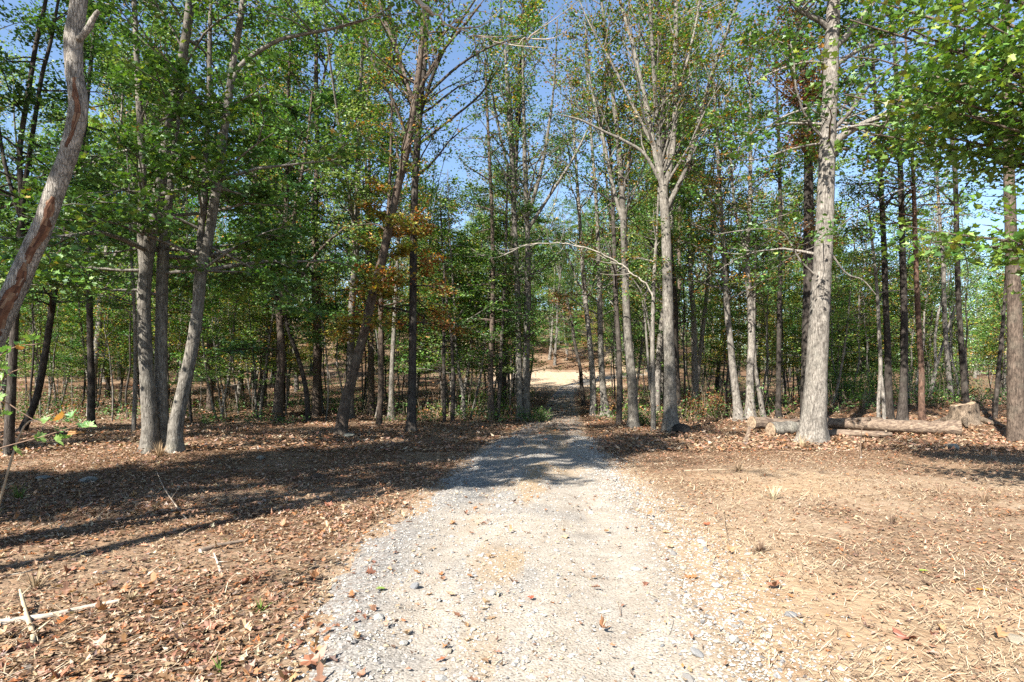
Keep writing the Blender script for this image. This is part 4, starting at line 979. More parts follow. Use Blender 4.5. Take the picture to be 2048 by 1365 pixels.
# low green and brown undergrowth along the wood edge and beneath the trees
def undergrowth():
    rng = R_(310); m = MB(); NC = 3200
    yy = 24 + rng.random(NC) ** 1.3 * 66; xx = rng.uniform(-.98, .98, NC) * yy
    px = CX + xx / yy * FPX; u = np.abs(road_u(xx, yy))
    keep = (u > 1.9) & (clearing(xx, yy) < .1) & ~((px > 1065) & (px < 1165))
    keep &= (fbm(xx, yy, 5, 95) > .44)
    xx, yy = xx[keep], yy[keep]; NC = len(xx)
    rad = rng.uniform(.3, .8, NC); hgt = rng.uniform(.25, 1.0, NC) * np.where(rng.random(NC) < .25, 2.0, .8)
    n = 60000; idx = rng.integers(0, NC, n); th = rng.random(n) * 6.28; rr = rng.random(n) ** .5 * rad[idx]
    x = xx[idx] + rr * np.cos(th); y = yy[idx] + rr * np.sin(th); z = H(x, y) + hgt[idx] * rng.random(n) ** .7
    pal = rng.random(NC); cg = palette('bright', NC, rng) * .8; cb = palette('rust', NC, rng); cd = palette('green', NC, rng)
    cc = np.where((pal < .3)[:, None], cg, np.where((pal < .5)[:, None], cb, cd))
    leaves(m, np.stack([x, y, z], -1), rng.uniform(.08, .16, n), rng, 0, cc[idx] * rng.normal(1, .2, (n, 1)).clip(.4, 1.7), OVAL, .7)
    for i in range(NC):
        for k in range(3):
            p = np.array([xx[i], yy[i], 0]) + rng.normal(0, .2, 3) * [1, 1, 0]; p[2] = float(H(p[0], p[1])) - .02
            q = p + np.array([rng.normal(0, .25), rng.normal(0, .25), hgt[i] * rng.uniform(.7, 1.3)])
            tube(m, np.array([p, (p + q) / 2 + rng.normal(0, .04, 3), q]), [.012, .009, .004], 3, 1, (.36, .29, .2))
    tag(m.build('undergrowth', [M_LEAF, M_BARE]), 'low green and russet undergrowth beneath the trees', None, None, 'stuff')
undergrowth()

# the yellow-green thicket beyond the logs and the green bush by the stump
def bush(name, label, px, py, Y, w, h, pal, n, seed, ls=.1):
    rng = R_(seed); b = np.array([(px - CX) / FPX * Y, Y, 0.]); b[2] = float(H(b[0], b[1]))
    root = tag(empty(name, tuple(b)), label, 'bush'); m = MB(); m2 = MB(); tips = []
    for k in range(34):
        a = rng.random() * 6.28; r0 = rng.random() * w * .35; s = np.array([math.cos(a) * r0, math.sin(a) * r0, -.05]); e = s * 1.3 + np.array([math.cos(a), math.sin(a), 0]) * w * .3 + [0, 0, h * rng.uniform(.5, 1.05)]
        B = spline([s, (s + e) / 2 + rng.normal(0, .08, 3), e], 6); tube(m, B, np.linspace(.018, .005, 6), 4, 0, (.3, .24, .18)); tips += list(B[2:])
    m.build('stems', M_BARE, root)
    tips = np.array(tips); idx = rng.integers(0, len(tips), n); pos = tips[idx] + rng.normal(0, 1, (n, 3)) * [w * .09, w * .09, h * .07]
    pos[:, 2] = np.abs(pos[:, 2]); leaves(m2, pos, rng.uniform(.6, 1.3, n) * ls, rng, 0, palette(pal, n, rng), OVAL, .6)
    m2.build('foliage', M_LEAF, root)
bush('thicket', 'wide sunlit yellow-green thicket seen beyond the logs right of the big pale oak', 1705, 815, 30, 3.4, 1.9, 'bright', 7000, 401)
bush('green_bush', 'rounded bluish-green bush between the reddish tree and the bright whitish tree', 1882, 805, 33, 2.4, 2.6, 'green', 5200, 402)
bush('yellow_bush', 'small low yellow-green bush in the gap beyond the paired roadside trunks', 968, 815, 31, 2.0, 1.2, 'bright', 3000, 403)
bush('brown_bush', 'low bush with withered brown leaves in front of the fanning tree and pale leaning tree', 1412, 826, 27, 1.8, 1.1, 'rust', 2400, 404)
bush('roadside_bush', 'dark green bush at the foot of the paired trunks beside the road', 1068, 838, 24.8, 1.1, .7, 'green', 1500, 405, .07)
bush('weedy_bush', 'low green weeds around the foot of the grey verge trunk', 1285, 850, 22.5, 1.0, .6, 'bright', 1200, 406, .06)

# ------------------------------------------------------------------ logs, stump, stones
M_BARKLOG = bark_mat('log_bark', (.25, .195, .14), (.15, .112, .078), (.045, .032, .023), scale=.9, bump=.8, lichen=.05)
def end_mat():
    m, t, out = new_mat('cut_wood'); tc = N_(t, 'ShaderNodeTexCoord')
    n = N_(t, 'ShaderNodeTexNoise'); n.inputs['Scale'].default_value = 14; n.inputs['Detail'].default_value = 5; t.links.new(tc.outputs['Object'], n.inputs[0])
    r = ramp(t, [(.35, (.13, .085, .05)), (.65, (.29, .21, .135))]); t.links.new(n.outputs[0], r.inputs[0])
    p = N_(t, 'ShaderNodeBsdfPrincipled'); p.inputs['Roughness'].default_value = .9; t.links.new(r.outputs[0], p.inputs['Base Color']); t.links.new(p.outputs[0], out.inputs[0]); return m
M_END = end_mat()
def log_wood():
    m, t, out = new_mat('stripped_log'); tc = N_(t, 'ShaderNodeTexCoord')
    mp = N_(t, 'ShaderNodeMapping'); mp.inputs['Scale'].default_value = (1.6, 14, 14); t.links.new(tc.outputs['Object'], mp.inputs[0])
    n = N_(t, 'ShaderNodeTexNoise'); n.inputs['Scale'].default_value = 1.4; n.inputs['Detail'].default_value = 7; n.inputs['Roughness'].default_value = .65; t.links.new(mp.outputs[0], n.inputs[0])
    r = ramp(t, [(.36, (.045, .028, .02)), (.47, (.10, .068, .045)), (.60, (.18, .132, .09)), (.76, (.27, .215, .155))]); t.links.new(n.outputs[0], r.inputs[0])  # darkest stops paint shading patches into the log colour
    p = N_(t, 'ShaderNodeBsdfPrincipled'); p.inputs['Roughness'].default_value = .9; t.links.new(r.outputs[0], p.inputs['Base Color'])
    b = N_(t, 'ShaderNodeBump'); b.inputs['Strength'].default_value = .8; b.inputs['Distance'].default_value = .03; t.links.new(n.outputs[0], b.inputs['Height']); t.links.new(b.outputs[0], p.inputs['Normal'])
    t.links.new(p.outputs[0], out.inputs[0]); return m
M_LOG = log_wood()
def log(label, a, b, ra, rb, mat, seed, knots=2, taper_tip=False):
    rng = R_(seed); a = np.array(a, float); b = np.array(b, float); root = tag(empty('log', tuple(a)), label, 'log', 'felled logs by the big pale oak')
    d = b - a; mid = d * .5 + rng.normal(0, .03, 3); P = spline([np.zeros(3), d * .25 + rng.normal(0, .02, 3), mid, d * .78 + rng.normal(0, .02, 3), d], 22)
    r = np.linspace(ra, rb, 22) * rng.normal(1, .05, 22)
    if taper_tip: r[-4:] *= [.93, .85, .74, .62]
    m = MB(); tube(m, P, r, 20, 0, rough=.10, rng=rng); m.build('bark', mat, root)
    t = norm(d)
    for e, s, rr, nm in ((P[0], -1, r[0], 'cut_end'), (P[-1], 1, r[-1], 'cut_end')):
        A = norm(np.cross(t, [0, 0, 1.])); B = np.cross(t, A); th = np.linspace(0, 6.283, 19)[:-1]; rings = []
        for q, f in ((.985, 0), (.75, .012), (.4, .004), (.12, .014)): rings.append(e + t * s * (f + .004) + (A * np.cos(th)[:, None] + B * np.sin(th)[:, None]) * rr * q * (1 + .03 * np.sin(th * 3)[:, None]))
        vv = np.vstack(rings + [[e + t * s * .01]]); ff = [[k * 18 + i, k * 18 + (i + 1) % 18, (k + 1) * 18 + (i + 1) % 18, (k + 1) * 18 + i] for k in range(3) for i in range(18)]
        m = MB(); m.add(vv, ff, 0); m.add(vv, [[54 + i, 54 + (i + 1) % 18, 72] for i in range(18)], 0); m.build(nm, M_END, root)
    for k in range(knots):
        i = rng.integers(4, 18); th = rng.uniform(-1, 1); dirn = np.array([0, -math.cos(th), math.sin(th) + .5]); q = P[i] + dirn * r[i] * .8
        m = MB(); tube(m, np.array([q, q + dirn * r[i] * .5]), [r[i] * .28, r[i] * .16], 8, 0, cap=True); m.build('knot', mat, root)
def LP(px, py, Y, lift=0):     # log centre line point above the ground at a depth
    x = (px - CX) / FPX * Y; return (x, Y, float(H(x, Y)) + lift)
log('long stripped pale-brown log lying right of the big oak, thick split end towards the stump', LP(1648, 0, 19.3, .30), LP(1921, 0, 17.5, .20), .18, .25, M_LOG, 501, 3)
log('short front log of smooth pale wood ending right in front of the long log', LP(1600, 0, 17.9, .13), LP(1783, 0, 17.1, .12), .15, .105, M_LOG, 502, 1, True)
log('raised log with bright sawn end left of the big oak, resting across the others', LP(1503, 0, 18.9, .36), LP(1640, 0, 19.8, .22), .20, .17, M_LOG, 503, 1)
log('short thick grey barrel-like log against the left foot of the big oak', LP(1541, 0, 17.6, .20), LP(1604, 0, 17.9, .20), .23, .23, M_GRAY, 504, 0)
log('dark half-buried log behind, between the raised log and the long log', LP(1560, 0, 20.6, .12), LP(1760, 0, 21.2, .12), .15, .13, M_BARKLOG, 505, 1)
def plank():
    rng = R_(506); a = np.array(ground_at(1490, 886)); root = tag(empty('split_board', tuple(a)), 'split slab of wood leaning against the bright sawn end of the raised log', 'board')
    V_ = []; d = np.array([.24, .25, .42]); w_ = np.array([.04, -.02, 0]); t_ = np.array([0, .03, .01])
    for f in (0, .3, .7, 1):
        for s in ((-1, -1), (1, -1), (1, 1), (-1, 1)): V_.append(d * f + w_ * s[0] * (1.2 - .5 * f) + t_ * s[1] + rng.normal(0, .006, 3))
    F_ = [[k * 4 + i, k * 4 + (i + 1) % 4, k * 4 + 4 + (i + 1) % 4, k * 4 + 4 + i] for k in range(3) for i in range(4)] + [[0, 3, 2, 1], [12, 13, 14, 15]]
    m = MB(); m.add(V_, F_, 0); m.build('slab', M_LOG, root)
plank()
def stump():
    rng = R_(507); b = np.array([(1928 - CX) / FPX * 20.0, 20.0, 0.]); b[2] = float(H(b[0], b[1])) - .05
    root = tag(empty('tree_stump', tuple(b)), 'broad weathered tree stump with flared roots on the mound beyond the long log', 'stump')
    th = np.linspace(0, 2 * math.pi, 33)[:-1]; rings = []
    lob = .5 + .5 * np.sin(th * 5 + 1.0) * np.sin(th * 2 + .4)
    for z, r, f in ((-.1, .66, .55), (.04, .58, .42), (.14, .50, .28), (.28, .45, .14), (.45, .435, .08), (.60, .42, .09), (.66, .405, .10)):
        rr = r * .9 * (1 + f * lob + rng.normal(0, .028, 32)); zz = z + (.05 * np.sin(th * 1 + 2) + rng.normal(0, .035, 32) if z > .63 else 0)
        rings.append(np.stack([rr * np.cos(th), rr * np.sin(th), zz * np.ones(32)], -1))
    n = len(rings); vv = np.vstack(rings); i = np.arange(32)
    ff = np.concatenate([np.stack([k * 32 + i, k * 32 + (i + 1) % 32, (k + 1) * 32 + (i + 1) % 32, (k + 1) * 32 + i], -1) for k in range(n - 1)])
    m = MB(); m.add(vv, ff, 0, smooth=True); m.build('bark', M_BARKLOG, root)
    top = rings[-1]; v2 = np.vstack([top * [.99, .99, 1] + [0, 0, .003], top * [.6, .6, 1] + [0, 0, .015], [[0, 0, .66]]])
    m = MB(); m.add(v2, np.stack([i, (i + 1) % 32, 32 + (i + 1) % 32, 32 + i], -1), 0); m.add(v2, np.stack([32 + i, 32 + (i + 1) % 32, np.full(32, 64)], -1), 0); m.build('cut_top', M_END, root)
    for k in range(5):
        a = k * 1.26 + .3; q = np.array([math.cos(a), math.sin(a), 0]); P = spline([q * .5 + [0, 0, .16], q * .85 + [0, 0, .03], q * 1.25 + [.05, 0, -.08]], 8)
        m = MB(); tube(m, P, np.linspace(.10, .03, 8), 8, 0, rough=.1, rng=rng); m.build('root', M_BARKLOG, root)
stump()

def stone_mesh(seed, col, sub=2, rough=.22, flat=.65):
    import bmesh
    bm = bmesh.new(); bmesh.ops.create_icosphere(bm, subdivisions=sub, radius=1); rng = R_(seed)
    pl = norm(rng.normal(0, 1, (7, 3))); pd = rng.uniform(.62, .95, 7)
    for v in bm.verts:
        c = np.array(v.co)
        for p_, d_ in zip(pl, pd):
            k = c @ p_
            if k > d_: c = c - p_ * (k - d_)
        c = c * (1 + rng.normal(0, rough * .12)); c[2] *= flat; v.co = c
    me = bpy.data.meshes.new('stone'); bm.to_mesh(me); bm.free()
    a = me.attributes.new('tint', 'FLOAT_COLOR', 'CORNER'); a.data.foreach_set('color', np.tile([*col, 1.], len(me.loops)).astype(np.float32))
    me.materials.append(M_STONE); return me
def rock(label, px, py, w, h, col, seed, sink=.25, name='rock'):
    x, y, z = ground_at(px, py); s = w / FPX * y / 2
    o = bpy.data.objects.new(name, stone_mesh(seed, col, 3, .35)); COL.objects.link(o)
    o.scale = (s, s * .8, s * h); o.location = (x, y + s * .5, z + s * h * (.65 - sink) * .8); o.rotation_euler = (0, 0, seed * 1.3); tag(o, label, 'rock')
rock('flat pale rock in the shaded leaf litter, larger of the pair below the three-stemmed maple', 168, 966, 40, .55, (.42, .42, .40), 601)
rock('small low grey rock left of the larger pale rock in the shade', 80, 962, 34, .45, (.34, .35, .34), 602)
rock('pale pointed rock alone in the leaf litter between the maple and the leaning brown trunk', 519, 921, 20, .8, (.44, .42, .37), 603)
rock('mossy grey rock at the foot of the leaning brown trunk', 696, 876, 26, .7, (.30, .31, .27), 604)
rock('dark brown clod half hidden in litter left of the drive', 632, 958, 30, .6, (.16, .11, .08), 605)
rock('black boulder at the foot of the fanning grey tree', 1366, 868, 44, .8, (.05, .048, .045), 606, .1)
rock('upright pale grey stone slab beyond the split end of the long log', 1912, 902, 26, 1.0, (.50, .47, .42), 607, 0)
rock('pale buried rock at the bottom corner of the sunlit soil', 2035, 1290, 60, .35, (.60, .52, .40), 608)
rock('rounded grey rock behind the big oak on top of the log heap', 1632, 846, 26, .8, (.20, .17, .14), 609, -.4)
rock('white broken rock at the gravel edge, brightest of the verge stones', 1436, 1178, 26, .7, (.78, .77, .74), 610)
rock('whitish stone lying apart on the tan soil near the gravel edge', 1494, 1154, 16, .6, (.70, .70, .68), 611)

# larger stones on the drive: parts of the road
STONES = [stone_mesh(700 + k, c, 1 if k % 2 else 2) for k, c in enumerate([(.74, .71, .65), (.66, .63, .57), (.52, .52, .52), (.78, .76, .72), (.36, .37, .39), (.60, .53, .43), (.70, .68, .66), (.46, .44, .42)])]
def road_stones():
    rng = R_(720); k = 0; cand = []
    while len(cand) < 300:
        y = 2.6 + rng.random() ** 1.6 * 8; hw = np.interp(y, ROAD_Y, ROAD_HW)
        u = rng.choice([rng.normal(.95, .13), rng.normal(-.35, .18), rng.uniform(-.9, 1.1), rng.normal(.62, .12)], p=[.5, .2, .2, .1])
        x = np.interp(y, ROAD_Y, ROAD_C) + u * hw
        if u > .8 and y < 4 and rng.random() < .3: continue
        cand.append((x, y))
    for x, y in cand:
        s = min(.006 + rng.exponential(.0095), .042); o = bpy.data.objects.new('stone', STONES[rng.integers(8)]); COL.objects.link(o); o.parent = road_o
        o.location = (x, y, float(top_z(x, y)) + s * .22); o.scale = (s * rng.uniform(.9, 1.5), s, s * rng.uniform(.7, 1.1)); o.rotation_euler = (rng.normal(0, .3), rng.normal(0, .3), rng.random() * 6.28)
road_stones()
def pebbles():
    rng = R_(730); m = MB()
    oc = np.array([(1, 0, 0), (-1, 0, 0), (0, 1, 0), (0, -1, 0), (0, 0, 1), (0, 0, -.6)], float)
    OF = np.array([[0, 2, 4], [2, 1, 4], [1, 3, 4], [3, 0, 4], [2, 0, 5], [1, 2, 5], [3, 1, 5], [0, 3, 5]])
    n = 38000; y = 2.2 + rng.random(n) ** 2.0 * 16
    u = np.where(rng.random(n) < .45, rng.uniform(-1.1, 1.1, n), np.where(rng.random(n) < .6, rng.normal(.95, .22, n), rng.normal(-.5, .3, n)))
    k_ = rng.random(n) > .75 * np.exp(-((np.abs(u) - .45) / .17) ** 2); y, u = y[k_], u[k_]; n = len(y)
    x = np.interp(y, ROAD_Y, ROAD_C) + u * np.interp(y, ROAD_Y, ROAD_HW)
    s = np.clip(.0025 + rng.exponential(.0042, n) + .0004 * y, 0, .022)
    z = top_z(x, y) + s * .25
    a = rng.random(n) * 6.28; ca, sa = np.cos(a), np.sin(a)
    V_ = oc[None] * rng.uniform(.6, 1.35, (n, 6, 3)) * s[:, None, None] * [1, 1, .7]
    X = V_[..., 0] * ca[:, None] - V_[..., 1] * sa[:, None]; Y_ = V_[..., 0] * sa[:, None] + V_[..., 1] * ca[:, None]
    P = np.stack([X + x[:, None], Y_ + y[:, None], V_[..., 2] + z[:, None]], -1)
    pal = np.array([(.76, .72, .65), (.68, .63, .56), (.55, .54, .53), (.40, .40, .41), (.82, .80, .76), (.64, .53, .38), (.26, .25, .25)])
    c = pal[rng.choice(7, n, p=[.28, .22, .14, .08, .14, .1, .04])]
    m.add(P.reshape(-1, 3), (OF[None] + (np.arange(n) * 6)[:, None, None]).reshape(-1, 3), 0, np.repeat(c, 8, axis=0))
    tag(m.build('gravel', M_STONE), 'loose cream and grey gravel strewn over the drive', None, None, 'stuff')
pebbles()

# ------------------------------------------------------------------ fallen leaves
def oak_proto(v, col, shape=OAK):
    rng = R_(750 + v); lm = MB(); leaves(lm, np.zeros((1, 3)), np.array([1.0]), rng, 0, np.array([col]), shape, .04, fold=.20, curl=.35); return lm.mesh('fallen_leaf', [M_DRY])
LEAFP = [oak_proto(v, c) for v, c in enumerate([(.42, .19, .075), (.50, .27, .12), (.30, .12, .055), (.56, .36, .20), (.22, .09, .05), (.47, .17, .05), (.38, .20, .12), (.52, .30, .15)])] + [oak_proto(8 + v, c, MAPLE) for v, c in enumerate([(.46, .22, .10), (.34, .16, .09), (.52, .37, .22), (.38, .15, .08)])]
def scatter_leaves():
    rng = R_(760); pts = []
    while len(pts) < 285:      # the largest, nearest ones on the shaded side and scattered ones on the drive and soil
        y = 2.75 + rng.random() ** 1.4 * 5.5; r = rng.random()
        if r < .74: x = rng.uniform(-.92 * y, np.interp(y, ROAD_Y, ROAD_C) - .72 * np.interp(y, ROAD_Y, ROAD_HW))
        elif r < .86: x = rng.uniform(-.7, .95) * np.interp(y, ROAD_Y, ROAD_HW)
        else: x = rng.uniform(1.3, .92 * y)
        pts.append((x, y, rng.integers(8) if rng.random() < .82 else rng.integers(8, 12)))
    for x, y, k in pts:
        o = bpy.data.objects.new('fallen_leaf', LEAFP[k]); COL.objects.link(o); o.parent = floor_o
        onroad = abs(float(road_u(x, y))) < .8; s = rng.uniform(.05, .09) if onroad else rng.uniform(.06, .115)
        o.location = (x, y, float(top_z(x, y)) + .012 + s * .05); o.scale = (s, s, s * rng.uniform(.8, 1.6)); o.rotation_euler = (rng.normal(0, .3), rng.normal(0, .3), rng.random() * 6.28)
    for nm, col, px, py, s in (('fallen_leaf', (.75, .33, .03), 1953, 1184, .085), ('fallen_leaf', (.38, .55, .08), 1845, 1146, .075), ('fallen_leaf', (.34, .13, .08), 1828, 1288, .15), ('fallen_leaf', (.50, .09, .04), 1068, 1222, .05), ('fallen_leaf', (.36, .15, .08), 600, 1346, .17), ('fallen_leaf', (.40, .13, .06), 1418, 1056, .1), ('fallen_leaf', (.30, .42, .08), 768, 1196, .08)):
        x, y, z = ground_at(px, py); o = bpy.data.objects.new(nm, oak_proto(int(px) % 97 + 20, col, MAPLE)); COL.objects.link(o); o.parent = floor_o
        o.location = (x, y, float(top_z(x, y)) + .02); o.scale = (s, s, s * .7); o.rotation_euler = (.12, -.1, px * .7)
    m = MB()
    def sc(n, y0, y1, pw, shape, s0, s1, curl, seed, lift):
        r2 = R_(seed); y = y0 + r2.random(n) ** pw * (y1 - y0); x = r2.uniform(-1.02, 1.02, n) * (y + .6)
        keep = r2.random(n) < np.clip(leaf_cover(x, y) + np.where(np.abs(road_u(x, y)) < 1, .035 + .30 * smooth(14, 21, y), .03), 0, 1)
        x, y = x[keep], y[keep]; k = len(x); pos = np.stack([x, y, top_z(x, y) + lift + r2.random(k) * lift * 1.5], -1)
        right = (x > np.interp(y, ROAD_Y, ROAD_C)) & (y < 14)
        cols = palette('litter', k, r2); leaves(m, pos, r2.uniform(s0, s1, k) * np.where(right, .75, 1), r2, 0, cols, shape, .2, fold=.13, curl=curl)
    sc(19000, 2.5, 7.5, 1.0, OAK_S, .03, .088, .22, 761, .009)
    sc(42000, 2.4, 10, 1.0, OVAL, .012, .045, .3, 765, .008)
    sc(34000, 7.0, 15, 1.0, OAK_S, .04, .10, .26, 762, .011)
    sc(40000, 14, 30, 1.1, OVAL, .07, .15, .28, 763, .02)
    sc(22000, 29, 62, 1.2, OVAL, .16, .30, .2, 764, .03)
    for _, hy, r_ in HERO:
        if hy < 30:
            k = 90; a = rng.random(k) * 6.28; rr = .12 + rng.random(k) ** .8 * .65; x = r_.location.x + rr * np.cos(a); y = r_.location.y + rr * np.sin(a)
            z = H(x, y) + .02 + .16 * np.clip(1 - rr / .6, 0, 1) * rng.random(k) ** .5
            leaves(m, np.stack([x, y, z], -1), rng.uniform(.07, .13, k), rng, 0, palette('litter', k, rng), OAK_S, .45, fold=.15, curl=.25)
    k = 420; a = rng.uniform(6.9, 16.5, k); b_ = 17.9 + rng.normal(0, .55, k) - .10 * (a - 11); z = H(a, b_) + .03 + rng.random(k) * .10
    leaves(m, np.stack([a, b_, z], -1), rng.uniform(.07, .13, k), rng, 0, palette('litter', k, rng), OAK_S, .45, fold=.15, curl=.25)
    tag(m.build('leaf_litter', M_DRY), 'deep rusty and tan fallen oak leaves', None, None, 'stuff')
scatter_leaves()

# straw, shredded grass and fine twigs
def straw():
    rng = R_(770); m = MB(); n = 95000
    y = 2.4 + rng.random(n) ** 1.3 * 20; x = rng.uniform(-1.0, 1.0, n) * (y + .4); u = road_u(x, y)
    pr = np.where(u > 1.0, .25 + .75 * smooth(.38, .6, fbm(x, y, 1.3, 43)), np.where(u < -1.0, .40 + .4 * smooth(.5, .7, fbm(x, y, 1.5, 44)), .02))
    k_ = rng.random(n) < pr; x, y = x[k_], y[k_]; n = len(x)
    L = (.03 + rng.exponential(.05, n)).clip(0, .28) * (1 + .03 * y); az = rng.normal(.35, .75, n) + (rng.random(n) < .25) * 1.5; pit = np.abs(rng.normal(0, .16, n))
    w_ = rng.uniform(.0008, .0022, n) * (1 + y * .08); z = top_z(x, y) + .006 + rng.random(n) * .012
    d = np.stack([np.cos(az) * np.cos(pit), np.sin(az) * np.cos(pit), np.sin(pit)], -1); s = np.stack([-np.sin(az), np.cos(az), np.zeros(n)], -1)
    p0 = np.stack([x, y, z], -1); bend = rng.normal(0, .12, (n, 1)); mid = p0 + d * (L * .5)[:, None] + s * bend * L[:, None] + np.array([0, 0, 1.]) * (L * .05)[:, None]; p2 = p0 + d * L[:, None]
    W_ = w_[:, None]; V_ = np.stack([p0 - s * W_, p0 + s * W_, mid + s * W_ + [0, 0, .003], p2, mid - s * W_ + [0, 0, .003]], 1)
    F3 = np.array([[0, 1, 2], [0, 2, 4], [4, 2, 3]])
    pal = np.array([(.66, .53, .37), (.50, .38, .26), (.34, .24, .16), (.72, .62, .47), (.15, .10, .07)]); c = pal[rng.choice(5, n, p=[.24, .24, .22, .10, .2])]
    m.add(V_.reshape(-1, 3), (F3[None] + (np.arange(n) * 5)[:, None, None]).reshape(-1, 3), 0, np.repeat(c, 3, axis=0))
    tag(m.build('straw', M_STRAW), 'tan shredded grass and fine twigs matted on the soil', None, None, 'stuff')
straw()
def grass_tuft(label, px, py, n, L, col, seed, spread=.5, name='grass_tuft', cat='grass tuft'):
    rng = R_(seed); x, y, z = ground_at(px, py); m = MB()
    for k in range(n):
        a = rng.random() * 6.28; e = rng.uniform(.15, spread * 2); l = L * rng.uniform(.5, 1.1); q = np.array([math.cos(a), math.sin(a), 0]) * rng.random() * L * .12
        tip = q + np.array([math.cos(a) * math.sin(e), math.sin(a) * math.sin(e), math.cos(e)]) * l
        md = (q + tip) / 2 + [0, 0, l * .08]; s = np.array([-math.sin(a), math.cos(a), 0]) * .0035 * (1 + y * .06)
        m.add([q - s, q + s, md + s * .8, tip, md - s * .8], [[0, 1, 2], [0, 2, 4], [4, 2, 3]], 0, np.array(col) * rng.uniform(.7, 1.2))
    o = m.build(name, M_STRAW, None, (x, y, float(top_z(x, y)))); tag(o, label, cat)
grass_tuft('bleached straw tuft fanning up from the tan soil on the sunny side', 1548, 1003, 60, .26, (.70, .60, .42), 801)
grass_tuft('short dark stubble stalks sticking up in the sandy soil, upper pair at the right', 1785, 1052, 16, .18, (.20, .14, .10), 802, .3, 'stubble', 'stubble')
grass_tuft('brown stubble clump further right on the sunny soil', 1968, 1006, 24, .22, (.30, .21, .14), 803, .6, 'stubble', 'stubble')
grass_tuft('tall brown stubble stalk above the short dark stalks on the sunny soil', 1878, 990, 18, .24, (.28, .19, .13), 804, .5, 'stubble', 'stubble')
grass_tuft('dark matted stalks beside the gravel edge in the sun', 1520, 1105, 60, .13, (.20, .13, .09), 805, .9, 'stubble', 'stubble')
grass_tuft('round tangle of dry grass right of the short stick on the sunny side', 1478, 945, 80, .22, (.40, .29, .19), 806, .9)
grass_tuft('bundle of dry grass stems standing in the litter above the pale branch', 262, 1208, 50, .10, (.46, .35, .22), 807, .35)
grass_tuft('swept sheaf of long dry grass beside the forked stick', 70, 1180, 70, .20, (.42, .32, .20), 808, 1.2)
grass_tuft('fresh green grass sprig among the leaves near the gravel', 520, 1225, 22, .13, (.16, .24, .05), 809, .7)
grass_tuft('small green grass sprig at the bottom of the leaf litter', 440, 1345, 14, .11, (.16, .26, .05), 810, .5)
grass_tuft('green weeds in the shade at the far left of the litter', 40, 1000, 40, .3, (.14, .22, .05), 811, .6)
grass_tuft('straw and roots heaped at the foot of the big pale oak', 1604, 898, 90, .5, (.56, .43, .27), 812, .9)
grass_tuft('dry grass gathered at the foot of the three-stemmed maple', 318, 915, 90, .42, (.46, .33, .20), 813, .8)

def stick(label, pts, r0, r1, col, seed, forks=(), name='fallen_branch', cat='branch', lift=.5):
    rng = R_(seed); G = [np.array(ground_at(px, py)) for px, py, *_ in pts]
    for g_, p_ in zip(G, pts): g_[2] = float(top_z(g_[0], g_[1])) + (p_[2] if len(p_) > 2 else 0)
    b = G[0].copy(); root = tag(empty(name, tuple(b)), label, cat)
    P = spline([g_ - b + [0, 0, r0 * lift] for g_ in G], 6 * len(G)); R0 = np.linspace(r0, r1, len(P)) * rng.normal(1, .05, len(P))
    m = MB(); tube(m, P, R0, 9, 0, col, rough=.06, rng=rng, cap=True); m.build('stem', M_BARE, root)
    for f, d, l in forks:
        i = int(f * (len(P) - 1)); q = P[i]; d = np.array(d, float); m = MB(); tube(m, spline([q, q + d * l * .5 + rng.normal(0, .02, 3) * l, q + d * l], 6), np.linspace(R0[i] * .7, R0[i] * .15, 6), 6, 0, col, cap=True); m.build('side_twig', M_BARE, root)
stick('thick pale fallen branch lying in the near leaves and thinning towards the drive', [(-60, 1262), (30, 1250), (95, 1236), (160, 1222), (238, 1206)], .030, .014, (.58, .52, .43), 821, [(.75, (.7, .5, .15), .16)])
stick('forked splintered stick poking up across the thick pale branch', [(60, 1300), (66, 1278), (52, 1240, .03), (40, 1205, .08)], .022, .010, (.54, .44, .30), 822, [(.35, (.5, .3, .5), .16), (.95, (.3, .5, .6), .10)])
stick('short pale forked stick standing alone above the rusty leaves', [(441, 1150), (436, 1132, .01), (428, 1118, .04)], .014, .006, (.56, .48, .40), 823, [(.6, (1, .1, .05), .09), (.8, (-.9, .3, .1), .08)])
stick('long thin grey stick along the shade streak behind the grass bundle', [(0, 1160), (60, 1145), (130, 1118), (200, 1108)], .008, .004, (.45, .40, .32), 824)
stick('bleached forked twig upright in the striped shade', [(372, 1040), (352, 1018, .03), (330, 998, .12), (314, 975, .22)], .012, .004, (.42, .34, .26), 825, [(.5, (.5, .2, .8), .16)])
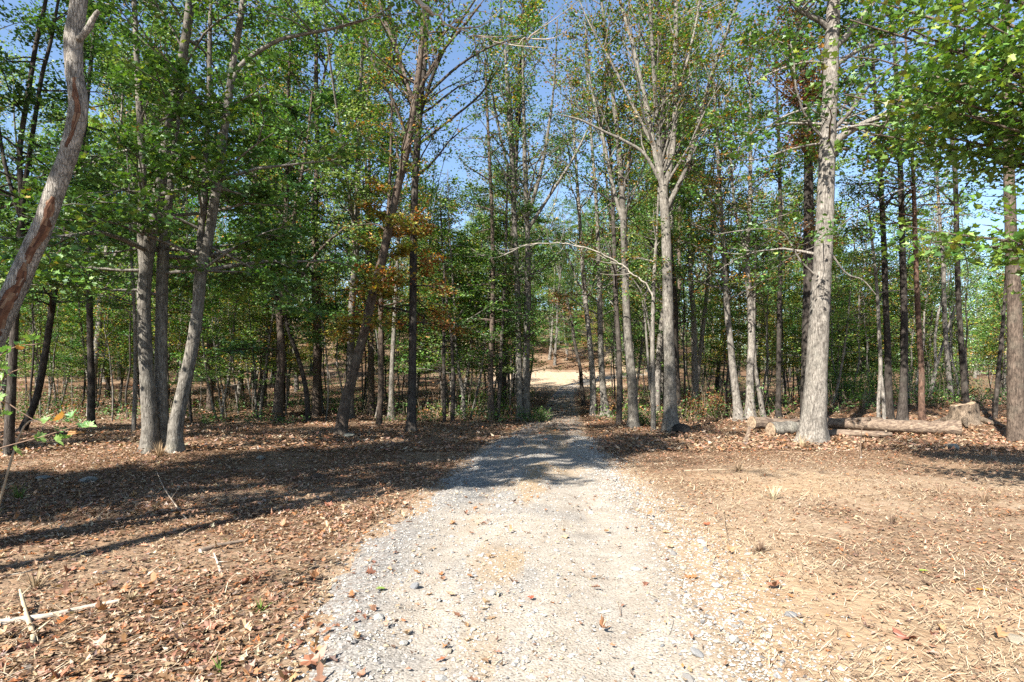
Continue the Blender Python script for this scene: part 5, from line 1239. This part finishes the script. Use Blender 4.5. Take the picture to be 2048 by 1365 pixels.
stick('thin brown stick slanting upright out of the sunlit soil near the gravel', [(1459, 1096), (1450, 1060, .04), (1442, 1030, .14)], .005, .003, (.38, .28, .19), 826)
stick('straight grey stick on the sunny litter pointing at the dry tangle', [(1368, 944), (1410, 942), (1455, 942)], .022, .018, (.42, .32, .22), 827)
stick('long brown branch lying in the sun in front of the big pale oak', [(1560, 905), (1620, 910), (1690, 925)], .020, .008, (.26, .18, .12), 828, [(.5, (.6, .5, .2), .5)])
stick('pale thin pole on the litter below the split end of the long log', [(1800, 885), (1850, 893), (1888, 897)], .016, .010, (.60, .50, .36), 829)
stick('long slender grey branch in the middle of the sandy soil', [(1560, 1070), (1620, 1074), (1670, 1084), (1702, 1096)], .011, .005, (.44, .34, .24), 830, [(.4, (.8, .3, .12), .25)])
stick('crooked dark stick near the bottom beside the large red-brown leaf', [(1692, 1308), (1725, 1300), (1762, 1286), (1728, 1256)], .007, .004, (.34, .27, .20), 831)
stick('dark rotting stick in the shade streak above the rusty leaves', [(205, 1150), (228, 1146), (250, 1144)], .018, .015, (.11, .09, .08), 832)
stick('dark upright stake in the sunny litter before the long log', [(1722, 918), (1721, 905, .18), (1724, 888, .42)], .020, .010, (.22, .15, .10), 833)
stick('grey log-like branch in the shade stripe beside the drive', [(400, 1108), (440, 1096), (495, 1084)], .030, .016, (.26, .20, .15), 834)
def long_twig():
    rng = R_(840); Y = 6.0; a = W(-20, 905, Y); a[2] = float(H(a[0], a[1])); root = tag(empty('bare_twig', tuple(a)), 'long bare tan twig rising from the litter below the maple sapling', 'twig')
    P = spline([np.zeros(3), W(40, 868, Y) - a, W(85, 838, Y) - a, W(112, 826, Y) - a], 14); P[0] = [-.6, 0, 0]
    m = MB(); tube(m, P, np.linspace(.013, .004, 14), 6, 0, (.48, .38, .26)); m.build('stem', M_BARE, root)
long_twig()
print('objects', len(bpy.data.objects), 'tris', sum(sum(len(p.vertices) - 2 for p in me.polygons) if len(me.polygons) < 1000 else len(me.loops) - 2 * len(me.polygons) for me in bpy.data.meshes))
